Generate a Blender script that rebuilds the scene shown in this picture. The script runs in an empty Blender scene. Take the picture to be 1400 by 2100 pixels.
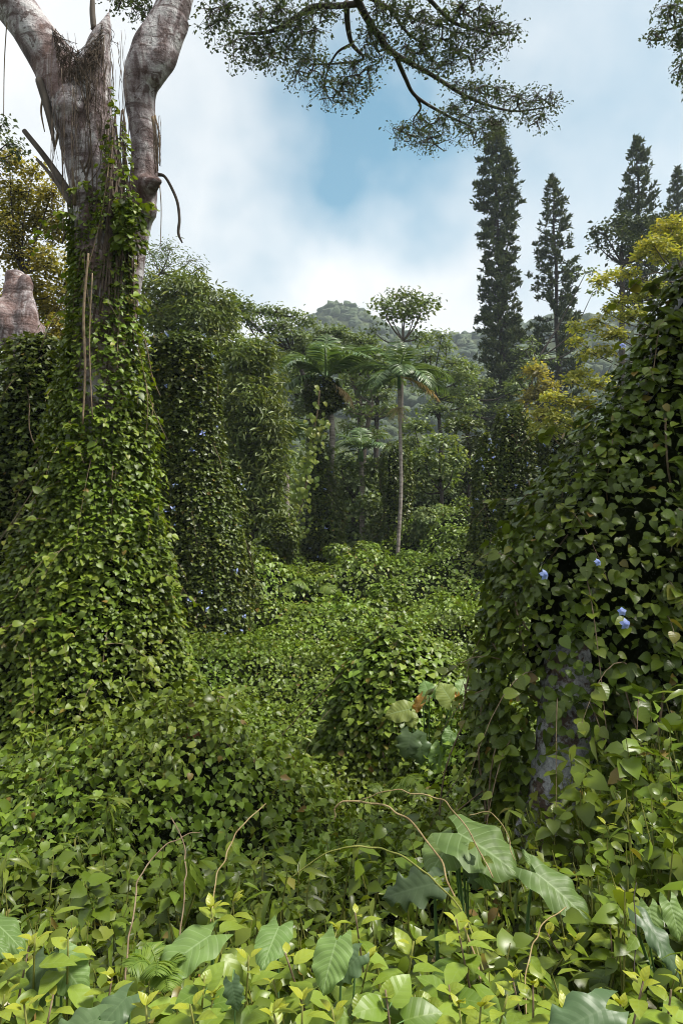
import bpy, math
import numpy as np
from mathutils import Matrix, Vector

# ------------------------------------------------------------------ camera, sky, sun, exposure
scene = bpy.context.scene
COL = scene.collection
rad = math.radians
CAMZ, PITCH, FPX = 1.7, rad(4.0), 1400.0
cam_d = bpy.data.cameras.new('camera')
cam_d.sensor_fit = 'VERTICAL'; cam_d.sensor_height = 36.0; cam_d.lens = 24.0
cam_d.clip_start = 0.05; cam_d.clip_end = 4000
cam = bpy.data.objects.new('camera', cam_d); COL.objects.link(cam)
cam.location = (0, 0, CAMZ); cam.rotation_euler = (rad(90) + PITCH, 0, 0)
scene.camera = cam

SUN_EL, SUN_AZ = 60.0, 100.0          # azimuth clockwise from +Y (view direction)
world = bpy.data.worlds.new('World'); scene.world = world; world.use_nodes = True
wn, wl = world.node_tree.nodes, world.node_tree.links
wn.clear()
def WN(t, **k):
    n = wn.new(t)
    for a, b in k.items(): setattr(n, a, b)
    return n
w_out = WN('ShaderNodeOutputWorld'); w_bg = WN('ShaderNodeBackground'); w_bg.inputs['Strength'].default_value = 0.1
w_sky = WN('ShaderNodeTexSky', sky_type='NISHITA', sun_disc=False)
w_sky.sun_elevation = rad(SUN_EL); w_sky.sun_rotation = rad(SUN_AZ); w_sky.air_density = 1.0; w_sky.dust_density = 0.6
w_tc = WN('ShaderNodeTexCoord')
w_n1 = WN('ShaderNodeTexNoise'); w_n1.inputs['Scale'].default_value = 2.2; w_n1.inputs['Detail'].default_value = 6; w_n1.inputs['Roughness'].default_value = 0.55
w_n2 = WN('ShaderNodeTexNoise'); w_n2.inputs['Scale'].default_value = 3.5; w_n2.inputs['Detail'].default_value = 4; w_n2.inputs['Roughness'].default_value = 0.5
wl.new(w_tc.outputs['Generated'], w_n1.inputs['Vector']); wl.new(w_tc.outputs['Generated'], w_n2.inputs['Vector'])
def wmath(op, a, b=None, c=None, clamp=False):
    n = WN('ShaderNodeMath', operation=op); n.use_clamp = clamp
    for i, v in enumerate((a, b, c)):
        if v is None: continue
        if isinstance(v, (int, float)): n.inputs[i].default_value = v
        else: wl.new(v, n.inputs[i])
    return n.outputs[0]
def raydir(px, py):
    a, b = (px - 700) / FPX, (1050 - py) / FPX
    d = Vector((a, math.cos(PITCH) - b * math.sin(PITCH), math.sin(PITCH) + b * math.cos(PITCH)))
    return d.normalized()
# gaps in the cloud where the blue shows: general noise, opened further in two places
gap = wmath('MULTIPLY', wmath('SUBTRACT', w_n1.outputs['Fac'], 0.53), 1.6)
for (px, py, rr, amp) in ((700, 410, 0.19, 1.15), (1300, 60, 0.48, 0.42), (900, 20, .35, .16)):
    dn = WN('ShaderNodeVectorMath', operation='DISTANCE')
    nm = WN('ShaderNodeVectorMath', operation='NORMALIZE')
    wl.new(w_tc.outputs['Generated'], nm.inputs[0]); wl.new(nm.outputs[0], dn.inputs[0]); dn.inputs[1].default_value = raydir(px, py)
    dist = wmath('ADD', dn.outputs['Value'], wmath('MULTIPLY', wmath('SUBTRACT', w_n2.outputs['Fac'], 0.5), 0.30))
    fall = wmath('SUBTRACT', 1.0, wmath('DIVIDE', dist, rr), clamp=True)
    fall = wmath('SMOOTH_MIN', fall, 1.0, 0.2)
    gap = wmath('ADD', gap, wmath('MULTIPLY', fall, amp))
gap = wmath('MINIMUM', wmath('MAXIMUM', gap, 0.03), 0.85)
w_cr = WN('ShaderNodeValToRGB')
w_cr.color_ramp.elements[0].position = 0.3; w_cr.color_ramp.elements[0].color = (4.9, 5.15, 5.35, 1)
w_cr.color_ramp.elements[1].position = 0.7; w_cr.color_ramp.elements[1].color = (6.2, 6.2, 6.2, 1)
wl.new(w_n2.outputs['Fac'], w_cr.inputs['Fac'])
w_mix = WN('ShaderNodeMix', data_type='RGBA')
w_tn = WN('ShaderNodeMix', data_type='RGBA', blend_type='MULTIPLY'); w_tn.inputs['Factor'].default_value = 1; w_tn.inputs['B'].default_value = (.20, .88, .86, 1)
wl.new(w_sky.outputs['Color'], w_tn.inputs['A'])
wl.new(gap, w_mix.inputs['Factor']); wl.new(w_cr.outputs['Color'], w_mix.inputs['A']); wl.new(w_tn.outputs['Result'], w_mix.inputs['B'])
wl.new(w_mix.outputs['Result'], w_bg.inputs['Color']); wl.new(w_bg.outputs[0], w_out.inputs['Surface'])

sun_d = bpy.data.lights.new('sun', 'SUN'); sun_d.energy = 5.0; sun_d.angle = rad(16); sun_d.color = (1.0, 0.95, 0.86)
sun = bpy.data.objects.new('sun', sun_d); COL.objects.link(sun)
sd = Vector((math.sin(rad(SUN_AZ)) * math.cos(rad(SUN_EL)), math.cos(rad(SUN_AZ)) * math.cos(rad(SUN_EL)), math.sin(rad(SUN_EL))))
sun.rotation_euler = (-sd).to_track_quat('-Z', 'Y').to_euler(); sun.location = (0, 0, 40)
vs = scene.view_settings
vs.view_transform = 'Standard'; vs.look = 'None'; vs.exposure = 0.85; vs.gamma = 1.0; vs.use_curve_mapping = False
scene.render.engine = 'CYCLES'
cy = scene.cycles
cy.max_bounces = 4; cy.diffuse_bounces = 2; cy.glossy_bounces = 2; cy.transmission_bounces = 3; cy.volume_bounces = 0
cy.use_denoising = True; cy.filter_width = 1.0

# ------------------------------------------------------------------ helpers
R = np.random.default_rng(11)
CP, SP = math.cos(PITCH), math.sin(PITCH)
CAM = np.array((0, 0, CAMZ))
def dirs(px, py):
    a = (np.asarray(px, float) - 700) / FPX; b = (1050 - np.asarray(py, float)) / FPX
    return np.stack(np.broadcast_arrays(a, CP - b * SP, SP + b * CP), -1)
def P(px, py, Y):                       # the point seen at a pixel, at depth Y
    d = dirs(px, py); return CAM + d * (np.asarray(Y, float) / d[..., 1])[..., None]
def PZ(px, py, z):                      # the point seen at a pixel, at height z
    d = dirs(px, py); return CAM + d * ((np.asarray(z, float) - CAMZ) / d[..., 2])[..., None]
def proj(Q):
    q = np.asarray(Q) - CAM
    f = q[..., 1] * CP + q[..., 2] * SP; u = -q[..., 1] * SP + q[..., 2] * CP
    return 700 + FPX * q[..., 0] / f, 1050 - FPX * u / f
def nrm(v): return v / np.maximum(np.linalg.norm(v, axis=-1, keepdims=True), 1e-9)
def gau(*s): return R.normal(size=s)
def uni(a, b, n=None): return R.uniform(a, b, n)
_wv = {}
def wob(Q, f=1.0, seed=0, n=10):        # smooth noise, about -1..1
    if (seed, n) not in _wv:
        r = np.random.default_rng(1000 + seed)
        _wv[(seed, n)] = (nrm(r.normal(size=(n, 3))) * r.uniform(.5, 1.6, (n, 1)), r.uniform(0, 6.28, n))
    k, ph = _wv[(seed, n)]
    return np.sin(np.asarray(Q) @ (k.T * f) + ph).sum(-1) / math.sqrt(n) * .8

class MB:
    def __init__(s): s.V, s.F, s.A, s.n = [], [], [], 0
    def add(s, V, F, A=None):
        V = np.asarray(V, float).reshape(-1, 3); F = np.asarray(F, int).reshape(-1, 3)
        s.V.append(V); s.F.append(F + s.n); s.A.append(np.zeros((len(V), 3)) if A is None else np.asarray(A, float).reshape(-1, 3)); s.n += len(V)
        return s
    def mesh(s, name, mat, smooth=False, off=None):
        V = np.concatenate(s.V); F = np.concatenate(s.F); A = np.concatenate(s.A)
        if off is not None: V = V - np.asarray(off)
        me = bpy.data.meshes.new(name)
        me.vertices.add(len(V)); me.vertices.foreach_set('co', V.astype(np.float32).ravel())
        me.loops.add(F.size); me.loops.foreach_set('vertex_index', F.astype(np.int32).ravel())
        me.polygons.add(len(F)); me.polygons.foreach_set('loop_start', np.arange(0, F.size, 3, dtype=np.int32))
        if smooth or len(s.F) : me.polygons.foreach_set('use_smooth', np.ones(len(F), bool))
        at = me.attributes.new('leafdata', 'FLOAT_VECTOR', 'POINT'); at.data.foreach_set('vector', A.astype(np.float32).ravel())
        me.update(calc_edges=True); me.validate()
        me.materials.append(mat)
        return me

def tag(o, label=None, cat=None, group=None, kind=None):
    for k, v in (('label', label), ('category', cat), ('group', group), ('kind', kind)):
        if v: o[k] = v
    return o
def obj(name, data, parent=None, loc=None):
    o = bpy.data.objects.new(name, data); COL.objects.link(o)
    if parent is not None: o.parent = parent
    if loc is not None: o.location = loc
    return o
def thing(name, label, cat, loc, group=None):
    o = obj(name, None, None, loc); o.empty_display_size = .2
    return tag(o, label, cat, group)
def part(name, mb, mat, root, smooth=False, kind=None, label=None):
    o = obj(name, mb.mesh(name, mat, smooth, np.array(root.location)), root)
    return tag(o, label, None, None, kind)

# ---- tubes
def spline(pts, m=6):
    p = np.asarray(pts, float)
    if len(p) < 3: 
        t = np.linspace(0, 1, m + 1)[:, None]; return p[0] * (1 - t) + p[-1] * t
    q = np.vstack([2 * p[0] - p[1], p, 2 * p[-1] - p[-2]]); out = []
    for i in range(1, len(q) - 2):
        t = np.linspace(0, 1, m, endpoint=False)[:, None]; a, b, c, d = q[i - 1], q[i], q[i + 1], q[i + 2]
        out.append(.5 * (2 * b + (c - a) * t + (2 * a - 5 * b + 4 * c - d) * t ** 2 + (3 * b - a - 3 * c + d) * t ** 3))
    return np.vstack(out + [p[-1:]])
def tube(mb, pts, rad_, sides=6, cap=True, attr=0.0):
    p = np.asarray(pts, float); n = len(p)
    r = np.broadcast_to(np.asarray(rad_, float), (n,))
    t = nrm(np.gradient(p, axis=0)); ref = np.array((0, 0, 1.)) if abs(t[0][2]) < .9 else np.array((1., 0, 0))
    u = nrm(np.cross(t[0], ref)); U = []
    for i in range(n):
        u = u - t[i] * (u @ t[i]); u = u / max(np.linalg.norm(u), 1e-9); U.append(u)
    U = np.array(U); W = np.cross(t, U)
    a = np.linspace(0, 2 * math.pi, sides, endpoint=False)
    V = p[:, None] + r[:, None, None] * (np.cos(a)[None, :, None] * U[:, None] + np.sin(a)[None, :, None] * W[:, None])
    i, j = np.meshgrid(np.arange(n - 1), np.arange(sides), indexing='ij'); j2 = (j + 1) % sides
    A, B, C, D = i * sides + j, i * sides + j2, (i + 1) * sides + j2, (i + 1) * sides + j
    F = np.concatenate([np.stack([A, B, C], -1).reshape(-1, 3), np.stack([A, C, D], -1).reshape(-1, 3)])
    V = V.reshape(-1, 3)
    if cap:
        V = np.vstack([V, p[:1], p[-1:]]); k = np.arange(sides)
        F = np.vstack([F, np.stack([np.full(sides, n * sides), (k + 1) % sides, k], -1), np.stack([np.full(sides, n * sides + 1), (n - 1) * sides + k, (n - 1) * sides + (k + 1) % sides], -1)])
    AT = np.zeros((len(V), 3)); AT[:, 2] = attr
    return mb.add(V, F, AT)
def rad_at(r, n): return np.interp(np.linspace(0, 1, n), np.linspace(0, 1, len(r)), r)

# ---- leaves: template = (verts, tris, uv); rows of (y along midrib, half width, y at the edge)
def template(rows, tip=1.0, fold=.25, droop=.18, wave=0.0):
    V, UV, F = [], [], []
    wmax = max(w for _, w, _ in rows)
    for k, (y, w, ye) in enumerate(rows):
        s = wave * (1 if k % 2 else -1)
        for x, yy in ((-w, ye), (0, y), (w, ye)):
            V.append((x, yy, fold * abs(x) + (s if x else 0) - droop * max(yy, 0) ** 2)); UV.append((x / wmax, yy))
    V.append((0, tip, -droop * tip ** 2)); UV.append((0, tip))
    for k in range(len(rows) - 1):
        a, b = 3 * k, 3 * k + 3
        F += [(a, a + 1, b + 1), (a, b + 1, b), (a + 1, a + 2, b + 2), (a + 1, b + 2, b + 1)]
    a, t = 3 * (len(rows) - 1), 3 * len(rows)
    F += [(a, a + 1, t), (a + 1, a + 2, t)]
    return np.array(V), np.array(F), np.array(UV)
HEART = template([(0, .17, -.06), (.11, .36, .06), (.34, .45, .30), (.62, .38, .59), (.84, .18, .83)], fold=.22, droop=.30)
HEART2 = template([(0, .15, -.05), (.11, .34, .07), (.36, .44, .33), (.64, .37, .62), (.85, .17, .84)], fold=.10, droop=.50, wave=.02)
HEARTM = template([(0, .20, -.06), (.28, .45, .22), (.64, .36, .60)], tip=1.0, fold=.25, droop=.32)
HEARTL = (np.array([(0, -.05, 0), (.45, .3, .1), (0, 1, -.2), (-.45, .3, .1)]), np.array([(0, 1, 2), (0, 2, 3)]), np.array([(0, 0), (1, .3), (0, 1), (-1, .3)]))
OVATE = template([(0, .03, 0), (.16, .22, .15), (.38, .32, .36), (.62, .29, .60), (.82, .15, .81)], fold=.28, droop=.35)
OVATE2 = template([(0, .03, 0), (.16, .20, .16), (.4, .31, .38), (.65, .28, .63), (.84, .14, .83)], fold=.14, droop=.6, wave=.018)
OVATEM = template([(0, .05, 0), (.45, .31, .42)], fold=.25, droop=.25)
OVATEL = (np.array([(0, 0, 0), (.3, .45, .07), (0, 1, -.2), (-.3, .45, .07)]), np.array([(0, 1, 2), (0, 2, 3)]), np.array([(0, 0), (1, .4), (0, 1), (-1, .4)]))
LANCE = template([(0, .02, 0), (.3, .12, .3), (.65, .10, .65)], fold=.3, droop=.5)
LANCEL = (np.array([(0, 0, 0), (.13, .45, .04), (0, 1, -.25), (-.13, .45, .04)]), np.array([(0, 1, 2), (0, 2, 3)]), np.array([(0, 0), (1, .4), (0, 1), (-1, .4)]))
def frames(N, T):
    N = nrm(N); T = nrm(T - N * (N * T).sum(-1, keepdims=True)); return np.cross(T, N), T, N
def leaves(mb, Pn, N, T, S, tpl, tint=0.0):
    V, F, UV = tpl; X, T, N = frames(N, T); n, k = len(Pn), len(V)
    S = np.broadcast_to(np.asarray(S, float), (n,))[:, None, None]
    W = Pn[:, None] + S * (X[:, None] * V[None, :, 0:1] + T[:, None] * V[None, :, 1:2] + N[:, None] * V[None, :, 2:3])
    A = np.empty((n, k, 3)); A[..., :2] = UV; A[..., 2] = np.broadcast_to(np.asarray(tint, float), (n,))[:, None]
    return mb.add(W, F[None] + (np.arange(n) * k)[:, None, None], A)
def leaf_obj(me, root, p, n, t, s, name='leaf', wide=1.0, par=None):
    X, T, N = frames(np.asarray(n, float)[None], np.asarray(t, float)[None]); o = obj(name, me, par or root)
    q = np.asarray(p) - np.array(root.location)
    o.matrix_basis = Matrix(((X[0][0] * s * wide, T[0][0] * s, N[0][0] * s, q[0]), (X[0][1] * s * wide, T[0][1] * s, N[0][1] * s, q[1]), (X[0][2] * s * wide, T[0][2] * s, N[0][2] * s, q[2]), (0, 0, 0, 1)))
    return o

# ------------------------------------------------------------------ materials
class MT:
    def __init__(s, name):
        s.m = bpy.data.materials.new(name); s.m.use_nodes = True; s.t = s.m.node_tree; s.t.nodes.clear()
        s.out = s.N('ShaderNodeOutputMaterial')
    def N(s, t, **k):
        n = s.t.nodes.new(t)
        for a, b in k.items(): setattr(n, a, b)
        return n
    def L(s, a, b): s.t.links.new(a, b)
    def math(s, op, a, b=None, c=None, clamp=False):
        n = s.N('ShaderNodeMath', operation=op); n.use_clamp = clamp
        for i, v in enumerate((a, b, c)):
            if v is None: continue
            if isinstance(v, (int, float)): n.inputs[i].default_value = v
            else: s.L(v, n.inputs[i])
        return n.outputs[0]
    def mix(s, f, a, b):
        n = s.N('ShaderNodeMix', data_type='RGBA')
        for k, v in (('Factor', f), ('A', a), ('B', b)):
            if isinstance(v, tuple): n.inputs[k].default_value = (*v, 1) if len(v) == 3 else v
            elif isinstance(v, (int, float)): n.inputs[k].default_value = v
            else: s.L(v, n.inputs[k])
        return n.outputs['Result']
    def ramp(s, f, stops):
        n = s.N('ShaderNodeValToRGB'); e = n.color_ramp.elements
        while len(e) < len(stops): e.new(.5)
        for i, (p, c) in enumerate(stops): e[i].position = p; e[i].color = (*c, 1)
        s.L(f, n.inputs['Fac']); return n.outputs['Color']
    def noise(s, scale, detail=4, rough=.55, vec=None, dist=0):
        n = s.N('ShaderNodeTexNoise'); n.inputs['Scale'].default_value = scale; n.inputs['Detail'].default_value = detail; n.inputs['Roughness'].default_value = rough; n.inputs['Distortion'].default_value = dist
        s.L(vec if vec is not None else s.pos(), n.inputs['Vector']); return n.outputs['Fac']
    def pos(s): return s.N('ShaderNodeNewGeometry').outputs['Position']
def leaf_mat(name, stops, young=(.20, .24, .03), rough=.4, trans=.28, veins=0, vein_col=(.25, .32, .12), spec=.30, tcol=1.6, nlat=7, bump=.0):
    m = MT(name)
    g = m.N('ShaderNodeNewGeometry'); oi = m.N('ShaderNodeObjectInfo')
    rnd = m.math('FRACT', m.math('ADD', g.outputs['Random Per Island'], oi.outputs['Random']))
    col = m.ramp(rnd, stops)
    big = m.noise(.7, 4, .6)
    hv = m.N('ShaderNodeHueSaturation'); m.L(col, hv.inputs['Color'])
    m.L(m.math('ADD', .5, m.math('MULTIPLY', m.math('SUBTRACT', big, .5), .06)), hv.inputs['Hue'])
    m.L(m.math('ADD', .45, m.math('MULTIPLY', big, 1.1)), hv.inputs['Value']); col = hv.outputs['Color']
    at = m.N('ShaderNodeAttribute', attribute_name='leafdata'); sp = m.N('ShaderNodeSeparateXYZ'); m.L(at.outputs['Vector'], sp.inputs[0])
    col = m.mix(m.math('MINIMUM', sp.outputs['Z'], 1.0), col, young)
    pb = m.N('ShaderNodeBsdfPrincipled')
    if veins:
        au = m.math('ABSOLUTE', sp.outputs['X'])
        mid = m.math('SUBTRACT', 1.0, m.math('DIVIDE', au, .07), clamp=True)
        ph = m.math('FRACT', m.math('MULTIPLY', m.math('SUBTRACT', sp.outputs['Y'], m.math('MULTIPLY', au, .28)), float(nlat)))
        tri = m.math('ABSOLUTE', m.math('SUBTRACT', ph, .5))
        lat = m.math('SUBTRACT', 1.0, m.math('DIVIDE', tri, .09), clamp=True)
        v = m.math('MAXIMUM', mid, m.math('MULTIPLY', lat, .6))
        col = m.mix(m.math('MULTIPLY', v, veins), col, vein_col)
        if bump:
            b = m.N('ShaderNodeBump'); b.inputs['Strength'].default_value = bump; b.inputs['Distance'].default_value = .01
            m.L(m.math('MULTIPLY', tri, 1.0), b.inputs['Height']); m.L(b.outputs[0], pb.inputs['Normal'])
    m.L(col, pb.inputs['Base Color']); pb.inputs['Roughness'].default_value = rough; pb.inputs['Specular IOR Level'].default_value = spec
    tr = m.N('ShaderNodeBsdfTranslucent'); tc = m.N('ShaderNodeMix', data_type='RGBA', blend_type='MULTIPLY'); tc.inputs['Factor'].default_value = 1
    m.L(col, tc.inputs['A']); tc.inputs['B'].default_value = (tcol * 1.05, tcol, tcol * .35, 1); m.L(tc.outputs['Result'], tr.inputs['Color'])
    ms = m.N('ShaderNodeMixShader'); ms.inputs['Fac'].default_value = trans
    m.L(pb.outputs[0], ms.inputs[1]); m.L(tr.outputs[0], ms.inputs[2]); m.L(ms.outputs[0], m.out.inputs['Surface'])
    return m.m
def plain(name, stops, scale=4, rough=.85, bump=.4, stretch=(1, 1, 1), spec=.2, detail=5, bscale=None, bdist=.02):
    m = MT(name); mp = m.N('ShaderNodeMapping'); m.L(m.pos(), mp.inputs['Vector']); mp.inputs['Scale'].default_value = stretch
    f = m.noise(scale, detail, .6, mp.outputs[0], .4); pb = m.N('ShaderNodeBsdfPrincipled')
    m.L(m.ramp(f, stops), pb.inputs['Base Color']); pb.inputs['Roughness'].default_value = rough; pb.inputs['Specular IOR Level'].default_value = spec
    if bump:
        b = m.N('ShaderNodeBump'); b.inputs['Strength'].default_value = bump; b.inputs['Distance'].default_value = bdist
        m.L(m.noise(bscale or scale * 3, 6, .65, mp.outputs[0]), b.inputs['Height']); m.L(b.outputs[0], pb.inputs['Normal'])
    m.L(pb.outputs[0], m.out.inputs['Surface']); return m.m

G = {}
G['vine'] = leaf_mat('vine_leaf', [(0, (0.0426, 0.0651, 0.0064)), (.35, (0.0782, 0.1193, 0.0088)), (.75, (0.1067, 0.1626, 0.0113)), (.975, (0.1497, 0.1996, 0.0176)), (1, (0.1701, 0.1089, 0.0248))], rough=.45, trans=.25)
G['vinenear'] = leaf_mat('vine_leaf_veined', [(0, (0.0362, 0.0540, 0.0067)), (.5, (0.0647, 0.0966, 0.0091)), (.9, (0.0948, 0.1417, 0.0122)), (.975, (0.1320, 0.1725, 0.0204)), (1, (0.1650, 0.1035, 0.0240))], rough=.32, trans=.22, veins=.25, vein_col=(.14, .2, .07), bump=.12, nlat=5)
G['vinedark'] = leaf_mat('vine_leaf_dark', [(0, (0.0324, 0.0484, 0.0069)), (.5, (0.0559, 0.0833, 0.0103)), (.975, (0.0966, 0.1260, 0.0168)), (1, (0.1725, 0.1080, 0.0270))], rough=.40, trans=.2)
G['carpet'] = leaf_mat('ground_vine_leaf', [(0, (0.0540, 0.0840, 0.0083)), (.4, (0.0902, 0.1400, 0.0124)), (.8, (0.1263, 0.1960, 0.0179)), (.975, (0.1748, 0.2375, 0.0383)), (1, (0.1725, 0.1125, 0.0270))], rough=.42, trans=.22)
G['shrub'] = leaf_mat('shrub_leaf', [(0, (0.0672, 0.1121, 0.0144)), (.5, (0.1120, 0.1652, 0.0192)), (1, (0.1680, 0.2242, 0.0336))], young=(.25, .27, .025), rough=.38, trans=.24, veins=.35, vein_col=(.2, .27, .08), bump=.12, nlat=4)
G['under'] = leaf_mat('undergrowth_leaf', [(0, (0.0526, 0.0778, 0.0077)), (.5, (0.0878, 0.1298, 0.0116)), (.9, (0.1230, 0.1818, 0.0155)), (.975, (0.1523, 0.1970, 0.0214)), (1, (0.1680, 0.1043, 0.0252))], young=(.19, .23, .03), rough=.33, trans=.22)
G['ear'] = leaf_mat('large_leaf', [(0, (.10, .17, .045)), (1, (.14, .21, .06))], young=(.30, .28, .05), rough=.48, spec=.3, trans=.34, veins=.6, vein_col=(.30, .40, .20), bump=.25, nlat=8)
G['eardark'] = leaf_mat('large_leaf_dark', [(0, (.05, .085, .038)), (1, (.075, .115, .045))], young=(.32, .16, .02), rough=.42, spec=.35, trans=.22, veins=.25, vein_col=(.15, .21, .11), bump=.1, nlat=8)
G['mango'] = leaf_mat('dense_tree_leaf', [(0, (0.0633, 0.0900, 0.0220)), (.5, (0.1035, 0.1440, 0.0330)), (.9, (0.1495, 0.1920, 0.0440)), (1, (0.2300, 0.2520, 0.0660))] + 0 * [(0, (0.0480, 0.0600, 0.0136)), (.5, (0.0760, 0.0950, 0.0187)), (.9, (0.1040, 0.1300, 0.0255)), (1, (0.1360, 0.1700, 0.0425))], rough=.45, trans=.22)
G['rain'] = leaf_mat('flat_tree_leaf', [(0, (0.0550, 0.0840, 0.0294)), (.5, (0.0935, 0.1344, 0.0420)), (1, (0.1430, 0.1904, 0.0630))], rough=.5, trans=.25)
G['over'] = leaf_mat('canopy_leaf', [(0, (0.0377, 0.0570, 0.0338)), (.5, (0.0609, 0.0870, 0.0494)), (1, (0.1015, 0.1320, 0.0715))], rough=.5, trans=.16)
G['olive'] = leaf_mat('olive_leaf', [(0, (.10, .10, .025)), (.5, (.17, .16, .035)), (1, (.25, .21, .05))], rough=.5, trans=.5)
G['yellow'] = leaf_mat('yellow_leaf', [(0, (.15, .18, .035)), (.4, (.26, .285, .055)), (.8, (.37, .365, .075)), (1, (.46, .42, .10))], rough=.5, trans=.35)
G['pale'] = leaf_mat('pale_leaf', [(0, (.07, .11, .04)), (.5, (.11, .16, .05)), (1, (.19, .23, .08))], rough=.45, trans=.3)
G['pine'] = leaf_mat('pine_needle', [(0, (.03, .045, .02)), (.5, (.05, .07, .026)), (1, (.085, .105, .035))], young=(.085, .095, .02), rough=.7, trans=.1, spec=.12)
G['palm'] = leaf_mat('palm_leaflet', [(0, (0.0517, 0.0960, 0.0345)), (.5, (0.0862, 0.1380, 0.0517)), (1, (0.1265, 0.1860, 0.0747))], young=(.42, .30, .14), rough=.3, trans=.22)
G['poth'] = leaf_mat('climber_leaf', [(0, (.09, .14, .02)), (.5, (.16, .21, .03)), (1, (.26, .29, .05))], rough=.35, trans=.3)
G['fern'] = leaf_mat('fern_leaf', [(0, (.085, .14, .02)), (1, (.14, .19, .03))], rough=.45, trans=.35)
G['forest'] = leaf_mat('forest_leaf', [(0, (.03, .055, .025)), (.5, (.05, .085, .032)), (1, (.09, .12, .045))], rough=.6, trans=.1)
fm = G['forest'].node_tree; pbf = [n for n in fm.nodes if n.type == 'BSDF_PRINCIPLED'][0]; bf = fm.nodes.new('ShaderNodeBump'); nf = fm.nodes.new('ShaderNodeTexNoise'); gf = fm.nodes.new('ShaderNodeNewGeometry')
nf.inputs['Scale'].default_value = .9; nf.inputs['Detail'].default_value = 6; nf.inputs['Roughness'].default_value = .7; bf.inputs['Distance'].default_value = 1.6; bf.inputs['Strength'].default_value = 1.0
fm.links.new(gf.outputs['Position'], nf.inputs['Vector']); fm.links.new(nf.outputs['Fac'], bf.inputs['Height']); fm.links.new(bf.outputs[0], pbf.inputs['Normal'])
G['petal'] = leaf_mat('petal', [(0, (.25, .33, .78)), (1, (.42, .5, .85))], rough=.5, trans=.3, tcol=1)
G['dry'] = leaf_mat('dry_leaf', [(0, (.16, .07, .03)), (1, (.24, .11, .05))], rough=.7, trans=.2, tcol=1)
G['wood'] = plain('grey_bark', [(.3, (.05, .04, .032)), (.7, (.13, .11, .09))], 6, stretch=(1, 1, .3))
G['darkwood'] = plain('dark_bark', [(.3, (.018, .015, .012)), (.7, (.055, .045, .036))], 8, stretch=(1, 1, .4))
G['stem'] = plain('vine_stem', [(.3, (.09, .06, .035)), (.7, (.22, .17, .11))], 18, bump=.2)
G['fibre'] = plain('root_fibre', [(.3, (.035, .024, .018)), (.7, (.12, .09, .065))], 12, bump=.2)
G['twig'] = plain('bare_vine', [(.3, (.16, .11, .05)), (.7, (.30, .24, .12))], 14, bump=.2, rough=.6)
G['green'] = plain('green_stem', [(.3, (.09, .11, .02)), (.7, (.2, .2, .05))], 20, bump=.1, rough=.5)
G['petiole'] = plain('leaf_stalk', [(.3, (.06, .12, .04)), (.7, (.1, .18, .06))], 20, bump=.1, rough=.4)
G['gap_shade'] = plain('shade_core', [(.3, (.005, .008, .002)), (.7, (.016, .022, .006))], 7, bump=1.0, spec=.02, rough=1.0, bdist=.08)  # near-black: shade of the gaps between leaves put into the colour
G['soil'] = plain('forest_soil', [(.3, (.016, .022, .008)), (.7, (.045, .055, .02))], 3, bump=.8, spec=.05, rough=1.0)
G['palmtrunk'] = plain('palm_bark', [(.35, (.12, .10, .085)), (.65, (.36, .32, .29))], 2.2, stretch=(1, 1, 5), bump=.6)
G['flowerhead'] = plain('flower_spray', [(.3, (.30, .25, .12)), (.7, (.5, .42, .22))], 20, bump=.2)
def bark_main():
    m = MT('pale_bark'); mp = m.N('ShaderNodeMapping'); m.L(m.pos(), mp.inputs['Vector']); mp.inputs['Scale'].default_value = (1, 1, .55)
    a = m.noise(3.4, 8, .66, mp.outputs[0], .8); b = m.noise(8, 7, .66, None, .8); c = m.noise(1.3, 3, .5)
    ring = m.N('ShaderNodeMapping'); m.L(m.pos(), ring.inputs['Vector']); ring.inputs['Scale'].default_value = (1.2, 1.2, 9); ring.inputs['Rotation'].default_value = (0, rad(14), 0)
    rn = m.noise(1.1, 6, .6, ring.outputs[0])
    col = m.ramp(a, [(.36, (.05, .034, .032)), (.44, (.15, .112, .112)), (.51, (.27, .235, .24)), (.59, (.47, .455, .46))])
    col = m.mix(m.ramp(b, [(.53, (0, 0, 0)), (.59, (.85, .85, .85))]), col, (.075, .045, .04))
    col = m.mix(m.ramp(c, [(.5, (0, 0, 0)), (.62, (.45, .45, .45))]), col, (.2, .115, .095))
    col = m.mix(m.ramp(rn, [(.36, (.8, .8, .8)), (.43, (0, 0, 0))]), col, (.085, .055, .05))
    pb = m.N('ShaderNodeBsdfPrincipled'); m.L(col, pb.inputs['Base Color']); pb.inputs['Roughness'].default_value = .75; pb.inputs['Specular IOR Level'].default_value = .25
    bp = m.N('ShaderNodeBump'); bp.inputs['Strength'].default_value = .9; bp.inputs['Distance'].default_value = .045
    m.L(m.math('ADD', m.math('MULTIPLY', m.noise(26, 5, .7, mp.outputs[0]), .7), m.math('ADD', b, rn)), bp.inputs['Height']); m.L(bp.outputs[0], pb.inputs['Normal']); m.L(pb.outputs[0], m.out.inputs['Surface'])
    return m.m
G['bark'] = bark_main()
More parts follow.
